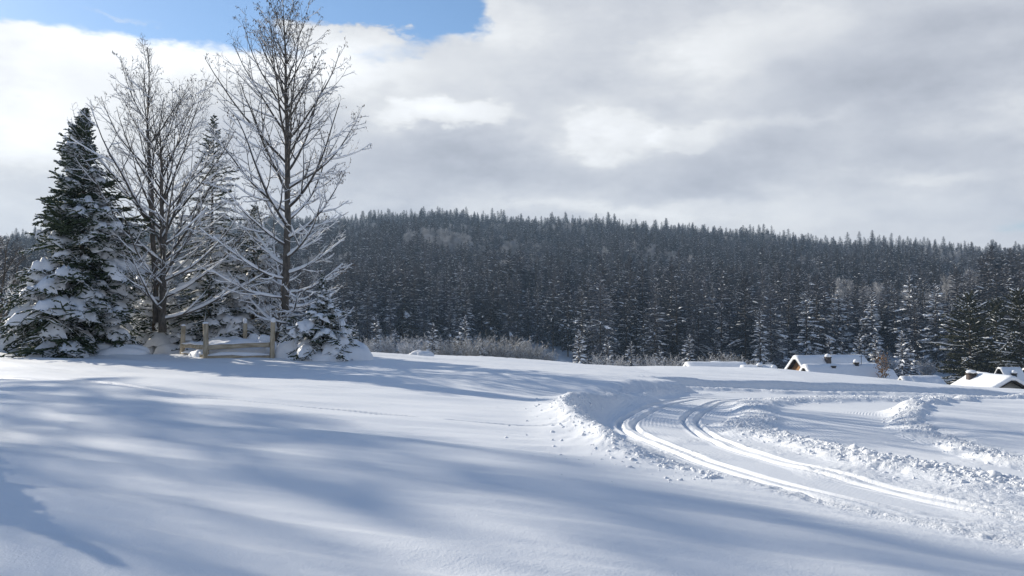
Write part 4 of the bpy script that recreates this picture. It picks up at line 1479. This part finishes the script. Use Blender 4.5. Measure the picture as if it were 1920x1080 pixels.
# ------------------------------------------------------------------ wooden enclosure and snow mounds at the trees
def enclosure():
    g = gz(-12.6, 34.0)
    root = tag(link('wooden_fence', None, None, (-12.6, 34.2, g)), 'weathered wooden post and rail enclosure filled with snow under the bare trees', 'fence')
    def P(px, d):
        return np.array([(px - 960) / 1507 * d + 12.6, d - 34.2])
    posts = [(343, 36.0, 611, 0.10), (388, 33.6, 607, 0.115), (460, 36.6, 606, 0.09), (511, 33.8, 604, 0.10)]
    pos = []
    rng = np.random.default_rng(3)
    for i, (px, d, top, r) in enumerate(posts):
        x, y = P(px, d)
        zt = EYE - (top - 600) / 1507 * d - g
        pos.append((x, y, zt))
        lean = rng.normal(0, 0.03, 2)
        rings = []
        a = np.arange(8) * math.pi / 4 + math.pi / 8
        for z, k in ((-0.6, 1.08), (0.3, 1.05), (0.8, 0.98), (zt - 0.04, 0.95), (zt, 0.82)):
            rr = r * k * (1 + 0.05 * rng.normal(0, 1, 8))
            rings.append(np.stack([x + lean[0] * z + np.cos(a) * rr, y + lean[1] * z + np.sin(a) * rr, np.full(8, z)], 1))
        V, Q, T = loft(rings)
        po = link('post', Buf().add(V, Q, T).mesh('post', [M['fence_wood']]), root)
        cap = (0.05, 0.05, 0.15, 0.13)[i]
        lb = lump((r * 1.05, r * 1.05), cap, 60 + i, 0.08)
        link('snow_cap', lb.mesh('snow_cap', [M['snow']], True), po, (x + lean[0] * zt, y + lean[1] * zt, zt + cap * 0.6))
    def rail(a, b, z0, z1, h, w, snow):
        A = np.array([pos[a][0], pos[a][1]])
        B = np.array([pos[b][0], pos[b][1]])
        t = nrm(B - A)
        s = np.array([-t[1], t[0]])
        A, B = A + t * 0.09, B - t * 0.09
        rings, sn = [], []
        for k in np.linspace(0, 1, 6):
            c = A + (B - A) * k
            z = z0 + (z1 - z0) * k + 0.012 * rng.normal()
            ww, hh = w * (1 + 0.05 * rng.normal()), h * (1 + 0.05 * rng.normal())
            rings.append([[c[0] + s[0] * e * ww / 2, c[1] + s[1] * e * ww / 2, z + f * hh / 2] for e, f in ((-1, -1), (1, -1), (1, .7), (.7, 1), (-.7, 1), (-1, .7))])
            q = snow * (0.7 + 0.5 * rng.random()) * (0.4 if k in (0.0, 1.0) else 1)
            sn.append([[c[0] + s[0] * e * ww * 0.62, c[1] + s[1] * e * ww * 0.62, z + hh / 2 + 0.003 + f * q] for e, f in ((-1, 0), (1, 0), (1.05, .45), (.6, .95), (-.6, .95), (-1.05, .45))])
        V, Q, T = loft(rings)
        ro = link('rail', Buf().add(V, Q, T).mesh('rail', [M['rail_wood']]), root)
        if snow > 0.01:
            V, Q, T = loft(sn)
            link('snow_ridge', Buf().add(V, Q, T).mesh('snow_ridge', [M['snow']], True), ro)
    rail(1, 3, 0.44, 0.56, 0.19, 0.16, 0.05)
    rail(1, 3, 0.02, 0.02, 0.17, 0.16, 0.16)
    rail(0, 1, 0.46, 0.46, 0.16, 0.13, 0.10)
    rail(0, 1, 0.05, 0.05, 0.15, 0.13, 0.12)
    rail(2, 3, 0.45, 0.50, 0.16, 0.13, 0.10)
    rail(0, 2, 0.46, 0.46, 0.16, 0.13, 0.10)


enclosure()


def mounds():
    for px, d, r, h, seed, lab in [
            (432, 34.9, (1.75, 1.0), 0.95, 1, 'broad snow heap inside the wooden enclosure'),
            (478, 36.8, (0.62, 0.6), 1.10, 2, 'rounded snow block behind the back post of the enclosure'),
            (497, 35.6, (0.66, 0.55), 1.02, 3, 'round snow bale just left of the right fence post'),
            (430, 38.2, (1.3, 0.8), 1.05, 4, 'grey snow heap behind the wooden enclosure below the dark spruce'),
            (549, 34.6, (0.80, 0.75), 0.98, 5, 'dome of snow left of the small snow buried spruce'),
            (655, 34.6, (1.10, 0.85), 0.92, 6, 'big snow heap right of the small snow buried spruce'),
            (606, 33.7, (1.15, 0.6), 0.55, 7, 'low snow heap at the foot of the small snow buried spruce'),
            (790, 41.4, (0.62, 0.5), 0.34, 8, 'little snow hump alone on the crest before the forest'),
            (6, 36.0, (0.95, 0.8), 1.15, 9, 'snow heap at the left edge of the photo beside the dark spruce'),
            (112, 34.6, (1.5, 0.7), 0.34, 10, 'flat snow heap under the left skirts of the dark spruce'),
            (235, 35.2, (1.15, 0.7), 0.50, 11, 'snow heap under the right skirts of the dark spruce'),
            (330, 38.6, (1.1, 0.7), 0.70, 12, 'snow heap behind the trunk of the forked tree')]:
        x = (px - 960) / 1507 * d
        V, T = lump_mesh(np.random.default_rng(700 + seed), 4, 1.0, 0.16)
        V = np.sign(V) * np.abs(V) ** 0.92
        V = V * np.array([r[0], r[1], h])
        o = link('snow_mound', Buf().add(V, None, T).mesh('snow_mound', [M['snow']], True), None, (x, d, gz(x, d) - 0.12))
        tag(o, lab, 'snow heap')


mounds()


def clods():
    """broken snow thrown out along the edge of the trail"""
    rng = np.random.default_rng(12)
    base = [lump_mesh(np.random.default_rng(i), 2, 0.8, 0.35) for i in range(4)]
    L = smooth_line(RIM)
    b = Buf()
    pts = []
    for _ in range(850):
        i = int(len(L) * (0.27 + 0.45 * rng.random() ** 1.2))
        off = (-abs(rng.normal(0, 0.75)) if rng.random() < 0.13 else rng.normal(0.02, 0.16))
        t = nrm(L[min(i + 1, len(L) - 1)] - L[max(i - 1, 0)])
        pts.append((L[i] + np.array([-t[1], t[0]]) * -off * 1.0 + rng.normal(0, 0.12, 2), 0.010 + 0.028 * rng.random() ** 3))
    for lin, n, sd in ((B1A, 1700, 0.30), (B2, 1100, 0.24), (B1B, 1000, 0.30)):
        K = smooth_line(lin)
        for _ in range(n):
            i = int(len(K) * rng.random())
            pts.append((K[i] + rng.normal(0, sd, 2), 0.012 + 0.030 * rng.random() ** 2.6 + (0.05 * rng.random() if rng.random() < 0.03 else 0)))
    P = np.array([p for p, _ in pts])
    Z = terrain(P[:, 0], P[:, 1])[0]
    for k, ((p, r), z) in enumerate(zip(pts, Z)):
        V, T = base[k % 4]
        a = rng.uniform(0, 6.28)
        W = V * r * rng.uniform(0.7, 1.3, 3)
        W[:, :2] = W[:, :2] @ np.array([[math.cos(a), math.sin(a)], [-math.sin(a), math.cos(a)]])
        b.add(W + np.array([p[0], p[1], z - r * 0.12]), None, T)
    tag(link('snow_clods', b.mesh('snow_clods', [M['snow']])), 'broken snow clods strewn along the edges of the ski trail', 'snow', None, 'stuff')


clods()


# ------------------------------------------------------------------ trees left of the view, whose shadows lie across the foreground
def shade_trees():
    n, s_ = np.array([math.cos(SUN_AZ), -math.sin(SUN_AZ)]), np.array([math.sin(SUN_AZ), math.cos(SUN_AZ)])
    def spot(c, s):
        p = c * np.array([n[0], n[1]]) + s * s_
        return p
    rng = np.random.default_rng(2)
    # tall pines with high crowns
    mp = spruce(601, 30.0, ([0, .58, .62, .75, .9, 1], [1.2, 2.2, 3.4, 3.8, 2.6, .5]), 46, (0, 0, 20, 45), 0.05, 0.03, 8, 0.30, 0.10, 3, 2, 0.6, (0.16, 0.07), 0.3, 0.28, S=6, TS=3, bare=0.60, irregular=0.5, jit=0.08)
    pm = [a.mesh(nm, [M[t]], nm != 'crown') for a, nm, t in zip(mp[:3], ('trunk', 'crown', 'snow_load'), ('spruce_bark', 'pine_needle', 'snow'))]
    for c, s, k, sc in [(7.1, 71, 9, 1.22), (5.5, 74, 9, 1.25), (1.9, 52, -1, 1.25), (3.1, 63, -1, 1.35), (0.4, 47, -1, 1.2), (1.2, 66, 3, 1.25),
                             (-1.6, 52, 1, 1.1), (-3.8, 55, 1, 1.2)]:
        p = spot(c, s)
        z = float(ground_height(np.array([p[0]]), np.array([p[1]]))[0]) - 0.3
        if k < 0:
            o = copy_tree(TALL_TREE)
            o.name = 'bare_tree'
            o['label'] = 'tall leafless tree standing in the field outside the left edge'
            o['group'] = 'leafless trees outside the left edge'
        elif k == 9:
            o = link('pine_tree', None)
            for nm, me in zip(('trunk', 'crown', 'snow_load'), pm):
                link(nm, me, o)
            tag(o, 'tall high crowned pine standing in the field outside the left edge', 'pine', 'pines outside the left edge')
        else:
            o = link('spruce_tree', None)
            for nm, me in zip(('trunk', 'crown', 'snow_load'), SPRUCE_PARTS[k]):
                link(nm, me, o)
            tag(o, 'tall spruce standing in the field outside the left edge', 'spruce', 'spruces outside the left edge')
        o.location = (p[0], p[1], z)
        o.scale = (sc * 0.5, sc * 0.5, sc) if k == 9 else (sc,) * 3
        o.rotation_euler = (0, 0, rng.uniform(0, 6))
    p = spot(2.35, 13.2)
    o = copy_tree(SMALL_FIR)  # unseen stand-in, added to cast the sharp shadow at the lower left
    o.name = 'spruce_tree'
    o.location = (p[0], p[1], gz(p[0], p[1]) - 0.1)
    o.scale = (0.68, 0.68, 0.86)
    o['label'] = 'little snowy spruce added outside the left edge to shade the near corner'


shade_trees()


# ------------------------------------------------------------------ thin winter haze
def haze():
    b = box_buf(Buf(), (0, 0, 45.5), (1400, 1400, 113))
    m = bpy.data.materials.new('haze')
    m.use_nodes = True
    t = m.node_tree
    t.nodes.clear()
    N = NT(t)
    out = N.node('ShaderNodeOutputMaterial')
    v = N.node('ShaderNodeVolumePrincipled')
    v.inputs['Color'].default_value = (0.52, 0.74, 1.0, 1)
    v.inputs['Density'].default_value = 0.00028
    v.inputs['Anisotropy'].default_value = 0.2
    N.put(out.inputs['Volume'], v.outputs[0])
    tag(link('haze', b.mesh('haze', [m])), kind='stuff')


haze()
